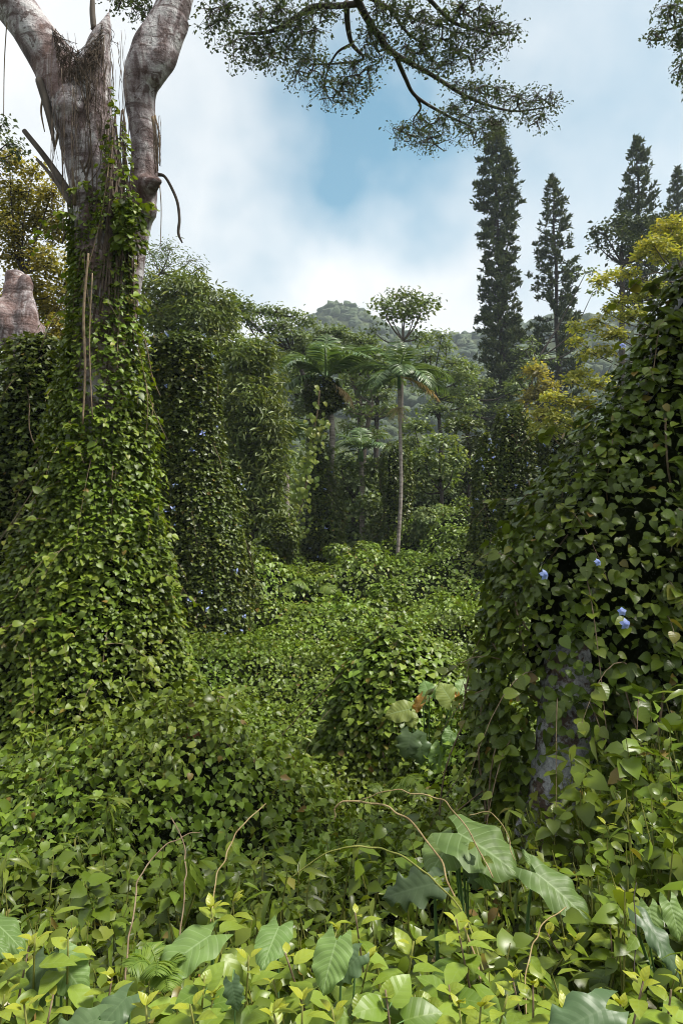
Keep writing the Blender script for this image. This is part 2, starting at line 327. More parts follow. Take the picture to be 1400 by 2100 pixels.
def lichen_bark():
    m = MT('lichen_bark'); a = m.math('ADD', m.math('MULTIPLY', m.noise(4.5, 8, .68, None, .3), .72), m.math('MULTIPLY', m.noise(26, 5, .7), .28)); b = m.noise(34, 5, .7)
    col = m.ramp(b, [(.3, (.05, .032, .024)), (.7, (.15, .10, .075))])
    col = m.mix(m.ramp(a, [(.45, (0, 0, 0)), (.50, (1, 1, 1))]), col, m.ramp(b, [(.3, (.12, .12, .12)), (.48, (.32, .33, .34)), (.7, (.5, .52, .53))]))
    pb = m.N('ShaderNodeBsdfPrincipled'); m.L(col, pb.inputs['Base Color']); pb.inputs['Roughness'].default_value = .85
    bp = m.N('ShaderNodeBump'); bp.inputs['Strength'].default_value = 1.0; bp.inputs['Distance'].default_value = .04; m.L(m.noise(16, 8, .75), bp.inputs['Height'])
    m.L(bp.outputs[0], pb.inputs['Normal']); m.L(pb.outputs[0], m.out.inputs['Surface']); return m.m
G['lichen'] = lichen_bark()

# ------------------------------------------------------------------ terrain
TY = [-60, 0, 2, 3, 4, 5, 8, 10, 13, 16, 20, 24, 28, 34, 45, 60, 90, 150, 250]
TZ = [.3, 0, 0, -.25, -.7, -1.1, -1.1, -1.0, -.7, -.5, -.3, -.1, .2, .9, 2.4, 5, 10, 17, 26]
HD = 400.
PEAK = P(690, 655, HD)
HK = HD / 620
def ground(x, y):
    x, y = np.asarray(x, float), np.asarray(y, float)
    z = np.interp(y, TY, TZ) + 1.1 * np.exp(-((x - 2.2) / 1.1) ** 2 - ((y - 4) / 1.8) ** 2)
    z = z + .10 * np.clip(np.abs(x) / np.maximum(y, 6) - .35, 0, 1.2) * np.clip(y - 4, 0, 60)
    far = np.clip((y - 120) / 110, 0, 1); far = far * far * (3 - 2 * far)
    X_, Y_ = x / HK, y / HK; hx = X_ - PEAK[0] / HK
    h = HK * (150 * np.exp(-(hx / 210) ** 2 - ((Y_ - 620) / 260) ** 2) + 42 * np.exp(-(hx / 42) ** 2 - ((Y_ - 620) / 60) ** 2) + 115 * np.exp(-((X_ - 235) / 110) ** 2 - ((Y_ - 600) / 220) ** 2) + 90 * np.exp(-((X_ + 260) / 130) ** 2 - ((Y_ - 560) / 220) ** 2))
    rough = 4 * wob(np.stack([x, y, 0 * x], -1), .03, 3) + 2 * wob(np.stack([x, y, 0 * x], -1), .1, 4)
    q = np.stack([x, y, 0 * x], -1)
    return z + far * (h + rough) + .06 * wob(q, 1.1, 5) * (y > 3)
def grid_mesh(name, xs, ys, mat):
    X, Y = np.meshgrid(xs, ys); Z = ground(X, Y); n, m_ = X.shape
    i, j = np.meshgrid(np.arange(n - 1), np.arange(m_ - 1), indexing='ij'); A = i * m_ + j
    F = np.concatenate([np.stack([A, A + 1, A + m_ + 1], -1).reshape(-1, 3), np.stack([A, A + m_ + 1, A + m_], -1).reshape(-1, 3)])
    return MB().add(np.stack([X, Y, Z], -1), F).mesh(name, mat, True)
gx = np.concatenate([np.linspace(-440, -30, 70), np.linspace(-28, 28, 60), np.linspace(30, 440, 70)])
gy = np.concatenate([np.linspace(-58, -2, 15), np.linspace(0, 60, 100), np.linspace(62, 600, 110)])
tag(obj('ground', grid_mesh('ground', gx, gy, G['soil'])), 'dark forest soil of the valley and the hill behind', 'ground', None, 'structure')

# ------------------------------------------------------------------ forest on the hill (one mass)
def ico():
    import bmesh
    bm = bmesh.new(); bmesh.ops.create_icosphere(bm, subdivisions=2, radius=1.0)
    V = np.array([v.co[:] for v in bm.verts]); bm.verts.ensure_lookup_table(); F = np.array([[v.index for v in f.verts] for f in bm.faces]); bm.free(); return V, F
IV, IF = ico()
mb = MB(); k = 0
fx = uni(-230, 230, 40000); fy = uni(110, 450, 40000)
fpx, fpy = proj(np.stack([fx, fy, ground(fx, fy) + 4], -1))
ok = (fpx > 380) & (fpx < 1380) & (fpy < 1010); fx, fy = fx[ok][:2100], fy[ok][:2100]
fz = ground(fx, fy)
for x, y, z in zip(fx, fy, fz):
    s = uni(1.6, 3.8); v = IV * (1 + .5 * wob(IV * 2.2 + x, 1.6, 7)[:, None]) * (s, s, s * .7)
    mb.add(v + (x, y, z + s * .35), IF)
tag(obj('hill_forest', mb.mesh('hill_forest', G['forest'])), 'hazy green forest covering the far hillside', 'forest', None, 'stuff')

# ------------------------------------------------------------------ vine-covered shapes
HEARTS = None
def hearts(mat, key):
    return [MB().add(t[0], t[1], np.column_stack([t[2], np.full(len(t[0]), ti)])).mesh('leaf', mat) for t in (HEART, HEART2) for ti in (0, .0, .25)]
LEAFM = {k: hearts(G[k], k) for k in ('vine', 'vinenear', 'carpet')}
def shell(prof, Y, n, size, dfac=.7, layer=.25, lump=.10, lumpf=2.2, strand=.5, nstr=70, arc=140, reject=(), a=.55, b=.95, jit=.42, seed=1, dmin=.1, top=True, pw=1.0):
    prof = np.array(prof, float); o = np.argsort(prof[:, 0])[::-1]; prof = prof[o]
    L, Rr = P(prof[:, 1], prof[:, 0], Y), P(prof[:, 2], prof[:, 0], Y)
    zz = L[:, 2]; cx = (L[:, 0] + Rr[:, 0]) / 2; hw = (Rr[:, 0] - L[:, 0]) / 2
    zs = np.linspace(zz[0], zz[-1], 400); w = np.interp(zs, zz, hw) + .1; cdf = np.cumsum(w); cdf /= cdf[-1]
    z = np.interp(R.random(n), cdf, zs)
    th = uni(-arc, arc, n)
    st = uni(-arc, arc, nstr); so = gau(nstr) * .035
    pick = R.integers(0, nstr, n); us = R.random(n) < strand
    th = np.where(us, st[pick] + gau(n) * 2.2, th); th = np.radians(th) - math.pi / 2
    dep = np.where(R.random(n) < .78, uni(0, .3, n), uni(0, 1, n)) * layer
    h = np.interp(z, zz, hw); c = np.interp(z, zz, cx); dh = (np.interp(z + .05, zz, hw) - np.interp(z - .05, zz, hw)) / .1
    hd = np.maximum(h * dfac, np.minimum(dmin, h + .02))
    Q = np.stack([c + h * np.cos(th), Y + hd * np.sin(th), z], -1)
    out = nrm(np.stack([np.cos(th), np.sin(th) * h / hd, -np.clip(dh, -3, 3)], -1))
    e = .25
    l0 = wob(Q, lumpf, seed); grad = np.stack([wob(Q + np.eye(3)[i] * e, lumpf, seed) - l0 for i in range(3)], -1) / e
    off = lump * l0 + np.where(us, so[pick], 0) - dep
    Q = Q + out * off[:, None]; out = nrm(out - lump * .8 * grad)
    px, py = proj(Q); keep = (px > -170) & (px < 1600)
    for (rx, ry, rw, rh, pr) in reject:
        keep &= ~((((px - rx) / rw) ** 2 + ((py - ry) / rh) ** 2 < 1) & (R.random(n) < pr))
    N = out * a + np.array((0, 0, b)) + gau(n, 3) * jit
    T = out * .8 + np.array((0, 0, -.4)) + gau(n, 3) * jit * 1.4
    S = size * np.clip(np.exp(gau(n) * .22), .5, 1.4) * np.where(R.random(n) < .28, .65, 1.0)
    return Q[keep], N[keep], T[keep], S[keep], dep[keep], out[keep], (zz, cx, hw)
def core_mesh(mb, shp, Y, dfac, inset, zlo=None, zhi=None, seed=1):
    zz, cx, hw = shp; zs = np.linspace(max(zz[0], zlo if zlo is not None else -99), min(zz[-1], zhi if zhi is not None else 99), 40)
    th = np.linspace(0, 2 * math.pi, 28, endpoint=False)
    h = np.maximum(np.interp(zs, zz, hw) - inset, .02); c = np.interp(zs, zz, cx)
    X = c[:, None] + h[:, None] * np.cos(th); Yy = Y + np.maximum(h * dfac, .02)[:, None] * np.sin(th); Z = np.repeat(zs[:, None], 28, 1)
    V = np.stack([X, Yy, Z], -1); V = V + .06 * wob(V, 3, seed)[..., None] * np.stack([np.cos(th), np.sin(th), 0 * th], -1)[None]
    i, j = np.meshgrid(np.arange(39), np.arange(28), indexing='ij'); j2 = (j + 1) % 28
    A, B, C, D = i * 28 + j, i * 28 + j2, (i + 1) * 28 + j2, (i + 1) * 28 + j
    F = np.concatenate([np.stack([A, B, C], -1).reshape(-1, 3), np.stack([A, C, D], -1).reshape(-1, 3)])
    V = np.vstack([V.reshape(-1, 3), [(c[-1], Y, zs[-1])]]); k = np.arange(28)
    F = np.vstack([F, np.stack([39 * 28 + k, 39 * 28 + (k + 1) % 28, np.full(28, 40 * 28)], -1)])
    mb.add(V, F)
def stems_on(mb, Q, out, n, length=1.2, r=.006, lift=.03, wander=.25):
    idx = R.integers(0, len(Q), n)
    for i in idx:
        m_ = 7; t = np.linspace(0, 1, m_)[:, None]; L = length * uni(.5, 1.3)
        d = np.array((gau(), 0, 0)) * wander
        p = Q[i] + out[i] * lift + t * (np.array((0, 0, -L)) + d) + np.sin(t * uni(2, 5) + uni(0, 6)) * np.array((uni(-.08, .08), -.03, 0))
        tube(mb, p, r * uni(.6, 1.4), 4)
def split_parts(Q, N, T, S, dep, out, count, meshes, root, frame_only=True):
    px, py = proj(Q); d = np.linalg.norm(Q - CAM, axis=-1); view = nrm(CAM - Q)
    good = (dep < .07) & ((out * view).sum(-1) > .25) & (px > 5) & (px < 1395) & (py > 5) & (py < 2095)
    score = np.where(good, S / d, -1); idx = np.argsort(-score)[:count]; idx = idx[score[idx] > 0]
    for i in idx: leaf_obj(meshes[R.integers(0, len(meshes))], root, Q[i], N[i], T[i], S[i])
    rest = np.ones(len(Q), bool); rest[idx] = False; return rest
def flower(root, p, s=.05, face=(0, -1, .1)):
    mb = MB(); f = nrm(np.array(face, float)); u = nrm(np.cross(f, (0, 0, 1))); v = np.cross(u, f)
    for k in range(5):
        a = k * 1.2566 + .3; t = math.cos(a) * u + math.sin(a) * v
        leaves(mb, np.array([p]), (f + .2 * t)[None], (t + .15 * f)[None], np.array([s * .62]), (OVATE2[0] * (1.15, 1, .5), OVATE2[1], OVATE2[2]))
    tube(mb, np.array([p - f * s * .7, p + f * .004]), [s * .08, s * .2], 6)
    return part('flower', mb, G['petal'], root, label='pale blue trumpet flower')
def vine_thing(name, label, Y, sub, size, n_parts=0, mat='vine', tpl=HEARTM, stems=30, flowers=(), tiny=0, core=True, coremin=None, inset=.26, group=None, stem_len=1.2, shoots=None):
    shoots = shoots if shoots is not None else (40 if Y < 10 else 10)
    allq = [shell(**s) for s in sub]
    Q, N, T, S, D, O = [np.concatenate([q[i] for q in allq]) for i in range(6)]
    zb = min(q[6][0][0] for q in allq); cxb = allq[0][6][1][0]
    root = thing(name, label, 'vine', (cxb, Y, zb), group)
    rest = np.ones(len(Q), bool)
    if n_parts: rest = split_parts(Q, N, T, S, D, O, n_parts, LEAFM[mat], root)
    mb = MB(); tint = np.where(R.random(len(Q)) < .05, uni(.3, .8, len(Q)), 0)
    o_ = rest & (D < .13); i_ = rest & (D >= .13)
    leaves(mb, Q[o_], N[o_], T[o_], S[o_], tpl, tint[o_]); leaves(mb, Q[i_], N[i_], T[i_], S[i_], HEARTL if Y > 5.5 else HEARTM, tint[i_]); part('foliage', mb, G[mat], root, kind='stuff')
    if core:
        mb = MB()
        for s, q in zip(sub, allq): core_mesh(mb, q[6], s['Y'], s.get('dfac', .7), inset, zhi=coremin)
        part('shade_core', mb, G['gap_shade'], root, True)  # dark inner core, its colour stands in for shade behind the leaves
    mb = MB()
    if shoots:                              # trailing shoots that stand off the surface
        fb = MB(); vis = np.where(D < .1)[0]
        for i in R.choice(vis, shoots):
            L = uni(.15, .5) * size / .08; t = np.linspace(0, 1, 7)[:, None]; d = nrm(O[i] * uni(.3, 1) + gau(3) * .5 + (0, 0, uni(-.3, .7)))
            p = Q[i] + d * L * t + np.array((0, 0, -1)) * L * .9 * t * t; tube(mb, p, np.linspace(size * .035, size * .012, 7), 4, False)
            k = 8; j = np.sort(uni(.3, 6, k)); q = np.stack([np.interp(j, np.arange(7), p[:, a_]) for a_ in range(3)], -1)
            leaves(fb, q, gau(k, 3) * .4 + O[i] * .4 + (0, 0, .9), gau(k, 3) + O[i] * .4 + (0, 0, -.4), size * np.linspace(1, .5, k), tpl, np.linspace(0, .5, k))
        part('shoot_foliage', fb, G[mat], root, kind='stuff')
    stems_on(mb, Q, O, stems, stem_len, r=size * .05); part('stem_tangle', mb, G['stem'], root, True, 'stuff')
    for (px, py, dy, s) in flowers:
        f = flower(root, P(px, py, Y - dy), s * uni(.85, 1.1), (uni(-.6, .6), -1, uni(-.3, .5)))
    if tiny:
        mb = MB(); vis = np.where((D < .06) & ((O * nrm(CAM - Q)).sum(-1) > .2))[0]
        sel = R.choice(vis, tiny); n = 4 * tiny
        leaves(mb, np.repeat(Q[sel] + O[sel] * .06, 4, 0) + gau(n, 3) * .015, gau(n, 3) * .5 + (0, -1, .2), gau(n, 3), uni(.05, .09, n), OVATEL); part('flower_scatter', mb, G['petal'], root, kind='stuff', label='scattered pale blue flowers')
    return root, Q, O

# ------------------------------------------------------------------ the great tree
TYD = 8.0
TREE = [(1660, 200, 120), (1200, 205, 100), (900, 208, 64), (700, 212, 56), (600, 212, 54), (500, 208, 52), (420, 201, 51), (340, 190, 54), (270, 177, 60), (215, 164, 62)]
def px_tube(mb, rows, sides=18, m=5):       # rows of (px, py, half width px, depth)
    rows = np.array(rows, float); s = spline(rows, m)
    pts = P(s[:, 0], s[:, 1], s[:, 3]); r = s[:, 2] * np.linalg.norm(pts - CAM, axis=1) / np.hypot(FPX, np.hypot(s[:, 0] - 700, s[:, 1] - 1050))
    tube(mb, pts, r, sides); return pts, r
def fused(mb, voxel, name, mat, amp=.02, freq=4, loc=(0, 0, 0)):
    me = mb.mesh(name, mat, True, np.array(loc)); o = bpy.data.objects.new('shape', me); COL.objects.link(o)
    md = o.modifiers.new('r', 'REMESH'); md.mode = 'VOXEL'; md.voxel_size = voxel; md.use_smooth_shade = True
    md2 = o.modifiers.new('s', 'SMOOTH'); md2.iterations = 6; md2.factor = .5
    dg = bpy.context.evaluated_depsgraph_get(); out = bpy.data.meshes.new_from_object(o.evaluated_get(dg))
    bpy.data.objects.remove(o); bpy.data.meshes.remove(me); out.name = name
    V = np.empty(len(out.vertices) * 3); out.vertices.foreach_get('co', V); V = V.reshape(-1, 3)
    Nn = np.empty(len(out.vertices) * 3); out.vertices.foreach_get('normal', Nn); Nn = Nn.reshape(-1, 3)
    V = V + Nn * (amp * (wob(V, freq, 21) + .5 * wob(V, freq * 2.7, 22)))[:, None]; out.vertices.foreach_set('co', V.ravel())
    out.polygons.foreach_set('use_smooth', np.ones(len(out.polygons), bool)); out.update()
    if not out.materials: out.materials.append(mat)
    return out
base = P(200, 1640, TYD); base[2] = ground(base[0], base[1]) - .05
great = thing('great_tree', 'huge pale forked tree rising from thick vines with canopy reaching across the sky', 'tree', base)
mb = MB()
px_tube(mb, [(x, y, h, TYD) for y, x, h in TREE], 20)
px_tube(mb, [(165, 240, 57, 8.0), (125, 150, 50, 8.0), (85, 90, 43, 7.95), (38, 22, 40, 7.9), (-20, -60, 50, 7.8), (-120, -200, 46, 7.7)], 18)
px_tube(mb, [(168, 250, 62, 7.95), (186, 170, 42, 7.9), (203, 95, 26, 7.85), (217, 50, 14, 7.8), (227, 14, 3, 7.8)], 14)
px_tube(mb, [(235, 700, 40, 8.35), (250, 600, 38, 8.4), (272, 480, 34, 8.4), (292, 400, 30, 8.35), (296, 300, 26, 8.3), (288, 210, 31, 8.25), (288, 155, 35, 8.2), (310, 100, 36, 8.2), (345, 35, 34, 8.2), (372, -30, 34, 8.3), (430, -150, 36, 8.6), (520, -260, 36, 9.0)], 18)
# the branch collar on the bent limb and the swelling above it
px_tube(mb, [(300, 385, 26, 8.2), (322, 372, 12, 8.1), (330, 366, 6, 8.1)], 10)
px_tube(mb, [(305, 170, 24, 8.15), (332, 122, 28, 8.15), (347, 85, 27, 8.18), (362, 40, 26, 8.2)], 14)
px_tube(mb, [(300, 440, 24, 8.3), (316, 415, 12, 8.25)], 8)
o = obj('trunk', fused(mb, .038, 'trunk', G['bark'], .014, 6, great.location), great)
# dead leaning sticks beside the trunk and broken hanging pieces
for rows, mt in (([(50, 268, 5, 8.1), (95, 325, 6, 8.1), (135, 385, 8, 8.05), (165, 440, 10, 8.0)], 'wood'), ([(76, 326, 3, 8.0), (110, 365, 4, 8.0), (150, 425, 6, 7.9)], 'wood'), ([(82, 165, 9, 7.8), (95, 210, 8, 7.75), (104, 250, 6, 7.7), (112, 300, 2, 7.7)], 'wood'), ([(190, 0, 5, 7.9), (190, 25, 6, 7.9), (193, 60, 6, 7.9)], 'wood')):
    mb = MB(); px_tube(mb, rows, 8); part('dead_branch', mb, G[mt], great, True)
mb = MB(); px_tube(mb, [(325, 358, 4, 8.0), (338, 362, 3, 8.0), (352, 385, 3, 8.0), (364, 415, 3, 8.0), (368, 450, 3, 8.0), (366, 478, 3, 8.0), (374, 498, 1.5, 8.0)], 7); part('hanging_root', mb, G['darkwood'], great, True)
for rows in ([(88, 200, 2, 7.8), (85, 230, 2, 7.8), (92, 270, 1, 7.8)], [(122, 240, 2, 7.8), (118, 280, 2.5, 7.8), (112, 310, 1, 7.8)], [(140, 250, 3, 7.75), (146, 300, 3, 7.75), (152, 350, 3, 7.75), (153, 420, 4, 7.75)], [(18, 0, 1.2, 7.8), (10, 120, 1, 7.8), (8, 240, .8, 7.8)], [(128, 300, 1, 7.7), (130, 400, 1, 7.7), (130, 480, .8, 7.7)], [(328, 380, 1, 8.0), (331, 430, 1, 8.0), (329, 510, .7, 8.0)], [(314, 240, 4, 8.0), (320, 290, 3, 8.0), (324, 350, 1.5, 8.0)], [(318, 236, 2, 8.0), (327, 280, 1.5, 8.0), (328, 340, 1, 8.0)], [(182, 520, 2.2, 7.5), (172, 640, 2.8, 7.45), (175, 760, 2.4, 7.4), (170, 870, 2, 7.3)], [(190, 560, 1.2, 7.4), (184, 700, 1.4, 7.4), (190, 860, 1.2, 7.3)]):
    mb = MB(); px_tube(mb, rows, 6); part('hanging_root', mb, G['stem'], great, True)
def tfront(px, py):
    t = np.array(TREE, float)[::-1]; c = np.interp(py, t[:, 0], t[:, 1]); h = np.interp(py, t[:, 0], t[:, 2]) * TYD / FPX
    dx = np.clip((px - c) * TYD / FPX, -h * .97, h * .97); return TYD - np.sqrt(h * h - dx * dx)
mb = MB()
for k in range(360):                       # matted fibres over the crotch and down the trunk
    x0 = uni(85, 226); y0 = np.interp(x0, [85, 130, 160, 190, 226], [30, 78, 100, 80, 22]) + abs(gau()) * 28; L = uni(15, 60) + (uni(0, 150) if R.random() < .35 else 0)
    y = np.linspace(y0, y0 + L, 10); x = x0 + np.linspace(0, (165 - x0) * uni(0, .5) + gau() * 14, 10) + uni(2, 7) * np.sin(np.linspace(0, uni(3, 10), 10) + uni(0, 6))
    tube(mb, P(x, y, tfront(x, y) - .02 - abs(gau(10)) * .02), uni(.0015, .0045), 4)
for k in range(70):                        # loose strands hanging at both sides
    x0 = R.choice([uni(105, 165), uni(215, 262)]); y0 = uni(60, 300); L = uni(60, 260)
    x = x0 + np.cumsum(gau(9)) * 2; y = np.linspace(y0, y0 + L, 9); tube(mb, P(x, y, 7.55 + .15 * R.random()), uni(.0015, .004), 4)
for k in range(46):                        # climbing vine stems wound over the trunk
    x0 = uni(165, 265); y0 = uni(220, 420); y1 = y0 + uni(150, 420); n = 14; y = np.linspace(y0, y1, n); x = x0 + np.linspace(0, uni(-60, 60), n) + uni(3, 14) * np.sin(np.linspace(0, uni(2, 7), n))
    tube(mb, P(x, y, tfront(x, y) - .02), uni(.004, .014), 5)
for k in range(26):
    x = np.full(9, uni(314, 330)) + np.cumsum(gau(9)) * .8; y = np.linspace(uni(235, 280), uni(290, 360), 9); tube(mb, P(x, y, 8.0 - .1 * R.random()), .0025, 4)
part('fibre_mat', mb, G['fibre'], great, True, 'stuff')

# canopy overhead: branches lie in a nearly level sheet of foliage
OZ = 9.2
def canopy(root, branches, blobs, z0, leaf=.043, cover=1.0, mat='over', name='crown', tw=.9, droop=.25):
    for rows in branches:
        b = MB(); rows = np.array(rows, float); s = spline(rows, 7); pts = PZ(s[:, 0], s[:, 1], z0 + s[:, 3]); pts = pts + np.stack([wob(pts, 2.2, 31), wob(pts, 2.2, 32), wob(pts, 2.2, 33)], -1) * .05
        tube(b, pts, s[:, 2] * np.linalg.norm(pts - CAM, axis=1) / 2300, 7); part('branch', b, G['darkwood'], root, True)
    tb, fb = MB(), MB()
    for (cx, cy, rx, ry) in blobs:
        area = math.pi * rx * ry; nt = int(area / 62 * tw); 
        r = np.sqrt(R.random(nt)) * np.clip(1 + .25 * gau(nt), .4, 1.25); a = uni(0, 6.283, nt)
        x, y = cx + rx * r * np.cos(a), cy + ry * r * np.sin(a)
        tips = PZ(x, y, z0 + gau(nt) * .12 - droop * r)
        hub = PZ(cx, cy, z0 + .1)
        hubs = [PZ(cx + rx * .55 * math.cos(q), cy + ry * .55 * math.sin(q), z0 + .05) for q in np.arange(5) * 1.2566 + uni(0, 1)] + [hub]
        for h in hubs[:-1]: tube(tb, spline([hub, (hub + h) / 2 + gau(3) * .06, h], 3), np.linspace(.014, .008, 7), 4)
        for p in tips:
            h = hubs[int(np.argmin([np.linalg.norm(p - q) for q in hubs]))]
            tube(tb, np.array([h, (h + p) / 2 + gau(3) * .04, p]), [.006, .004, .002], 3, False)
        m_ = max(4, int(6.3 * cover)); n = nt * m_
        Q = np.repeat(tips, m_, 0) + gau(n, 3) * (.042, .042, .025)
        leaves(fb, Q, gau(n, 3) * .55 + (0, 0, 1), gau(n, 3) * (1, 1, .3) + (0, 0, -.25), leaf * np.clip(np.exp(gau(n) * .3), .5, 1.7), OVATEL)
    part('twig_work', tb, G['darkwood'], root, True, 'stuff'); part(name, fb, G[mat], root, kind='stuff')
canopy(great,
    [[(520, -260, 26, 1.2), (640, -180, 18, .5), (715, -60, 12, .1), (738, 0, 11, 0), (775, 65, 10, 0), (808, 108, 8, 0), (880, 152, 6, 0), (960, 198, 5, 0), (1050, 225, 3, 0), (1130, 215, 1.5, 0)],
     [(808, 108, 7, 0), (828, 160, 6, 0), (850, 198, 5, 0), (905, 230, 4, 0), (975, 262, 2, 0)],
     [(850, 198, 4, 0), (862, 222, 3, 0), (850, 250, 2, 0), (870, 285, 1.5, 0)],
     [(738, 0, 9, 0), (700, 6, 8, 0), (645, 12, 8, 0), (610, 35, 7, 0), (570, 62, 6, 0), (530, 72, 4, 0), (480, 70, 2, 0)],
     [(712, 0, 9, 0), (713, 40, 8, 0), (722, 85, 6, 0), (745, 118, 4, 0), (700, 128, 3, 0), (640, 130, 2, 0)],
     [(722, 85, 4, 0), (690, 110, 3, 0), (670, 170, 2, 0), (690, 215, 1.5, 0)],
     [(820, -60, 8, .2), (880, -10, 6, 0), (930, 40, 5, 0), (985, 60, 3, 0), (1040, 70, 2, 0)],
     [(738, -20, 6, 0), (800, 10, 5, 0), (835, 60, 4, 0), (880, 95, 2, 0)]],
    [(450, 40, 45, 50), (500, 100, 55, 45), (560, 40, 55, 55), (560, 110, 60, 40), (620, 70, 50, 50), (640, 145, 55, 45), (690, 190, 60, 40), (660, 25, 45, 30), (735, 155, 50, 45), (770, 90, 45, 50), (790, 25, 50, 35), (850, 40, 45, 45), (850, 110, 45, 40), (905, 80, 60, 55), (960, 30, 55, 40), (1010, 70, 55, 45), (960, 115, 55, 30), (900, 135, 45, 30), (1000, 195, 55, 35), (1060, 215, 50, 35), (1115, 205, 40, 28), (1100, 250, 35, 22), (945, 235, 55, 35), (880, 255, 55, 35), (835, 275, 45, 28), (890, 295, 50, 25), (975, 275, 45, 30), (1010, 255, 40, 25), (950, 180, 45, 22), (250, -5, 50, 28), (295, 25, 28, 30)], OZ, cover=.8)
root = thing('canopy_tree', 'dark feathery crown reaching in at the top right corner of the sky', 'tree', (12.5, 11.0, ground(12.5, 11.)))
mb = MB(); p1 = PZ(1395, 60, 9.4); tube(mb, spline([(12.5, 11, -1), (12.3, 11.2, 4), (11.2, 11.4, 7.6), (8.6, 11, 9.2), tuple(p1)], 7), np.linspace(.35, .02, 29), 10); part('trunk', mb, G['darkwood'], root, True)
canopy(root, [[(1460, 20, 6, .1), (1400, 50, 4, 0), (1350, 70, 2, 0)], [(1450, 110, 5, .1), (1400, 140, 3, 0), (1385, 170, 1.5, 0)]], [(1380, 30, 40, 35), (1345, 75, 32, 18), (1390, 85, 28, 30), (1400, 150, 20, 40), (1430, 60, 40, 60), (1440, 170, 40, 40)], 9.4, cover=.8)

# vine on the great tree
vt = [dict(prof=[(425, 172, 258), (500, 164, 264), (560, 160, 270), (650, 152, 278), (750, 138, 290), (850, 114, 304), (950, 88, 320), (1050, 64, 340), (1150, 28, 370), (1250, -10, 394), (1350, -38, 420), (1450, -70, 462), (1550, -110, 520), (1640, -150, 560), (1720, -180, 590)], Y=8.0, n=44000, size=.058, dfac=.85, layer=.36, lump=.13, lumpf=2.0, strand=.45, nstr=90, arc=108,
           reject=[(205, 545, 26, 130, .7), (180, 790, 18, 95, .6), (195, 470, 45, 45, .5)]),
      dict(prof=[(420, 158, 262), (500, 150, 268), (560, 146, 274), (650, 142, 280), (750, 130, 290), (850, 112, 300), (950, 95, 312), (1050, 80, 325), (1150, 60, 340)], Y=8.0, n=9000, size=.058, dfac=.98, layer=.10, lump=.06, lumpf=3.0, strand=.35, nstr=60, arc=120, reject=[(203, 545, 24, 120, .6), (178, 790, 16, 90, .6), (195, 430, 40, 40, .4)]),
      dict(prof=[(180, 226, 240), (240, 220, 255), (290, 214, 264), (340, 208, 270), (420, 204, 278), (480, 196, 284)], Y=7.62, n=420, size=.06, dfac=.4, layer=.1, lump=.05, strand=.3, nstr=20, arc=120, reject=[(228, 180, 40, 100, .6)]),
      dict(prof=[(425, 255, 282), (470, 250, 290), (520, 245, 292)], Y=7.7, n=260, size=.085, dfac=.5, layer=.1, strand=.2, nstr=9, arc=110)]
vroot, VQ, VO = vine_thing('climbing_vine', 'dense heart-leaved vine cloaking the huge forked tree from its spreading foot upward', 7.9, vt, .115, 300, 'vine', HEARTM, stems=60, core=False, shoots=170)
mb = MB(); core_mesh(mb, shell(**dict(vt[0], n=10))[6], 8.0, .85, .30, zhi=float(P(200, 1000, 8.)[2])); part('shade_core', mb, G['gap_shade'], vroot, True)  # core coloured as deep shade behind the outer leaves
p = P(390, 1500, 6.75); mb = MB(); leaves(mb, np.repeat(p[None], 4, 0) + gau(4, 3) * .02, gau(4, 3) + (0, -1, 0), gau(4, 3) * .5 + (0, 0, -1), np.array([.13, .1, .09, .11]), HEART2); part('dried_leaf', mb, G['dry'], vroot, label='dead brown curled leaf caught in the vine')

# ------------------------------------------------------------------ the vine-hung tree close by
Y2 = 5.2
rt = P(1150, 1700, 4.75); rt[2] = ground(rt[0], rt[1]) - .05
near = thing('lichen_tree', 'stout trunk with white lichen patches showing through the hanging leaves', 'tree', rt)
mb = MB(); px_tube(mb, [(1150, 1790, 110, 4.75), (1150, 1715, 92, 4.75), (1150, 1640, 70, 4.76), (1155, 1540, 60, 4.78), (1165, 1420, 56, 4.9), (1195, 1280, 54, 5.15), (1260, 1050, 50, 5.4), (1340, 800, 44, 5.5), (1430, 600, 38, 5.5)], 18)
px_tube(mb, [(1170, 1640, 44, 4.7), (1205, 1700, 36, 4.62), (1240, 1760, 26, 4.55)], 10); px_tube(mb, [(1125, 1640, 40, 4.7), (1085, 1710, 32, 4.65), (1050, 1780, 22, 4.6)], 10)
obj('trunk', fused(mb, .022, 'trunk', G['lichen'], .022, 9, near.location), near)
wb, fb = MB(), MB(); top = P(1430, 600, 5.5); hub = np.array((4.3, 5.2, 6.6)); tube(wb, spline([top, (top + hub) / 2 + (.1, 0, .3), hub], 6), np.linspace(.15, .1, 13), 10)
for k in range(9):
    c = hub + np.array((uni(-.6, 2.8), uni(-2.2, .3), uni(1.6, 2.6))); tube(wb, spline([hub, (hub + c) / 2 + gau(3) * .15, c], 5), np.linspace(.07, .02, 11), 6); m_ = 620
    d = nrm(gau(m_, 3)); leaves(fb, c + d * (1.25, 1.25, .5) * uni(.4, 1, (m_, 1)), gau(m_, 3) * .5 + (0, 0, 1), gau(m_, 3) * (1, 1, .4), uni(.09, .16, m_), OVATEL)
part('limb', wb, G['wood'], near, True); part('crown', fb, G['vinedark'], near, kind='stuff')  # unseen limb and crown, added above the view to shade the vine below
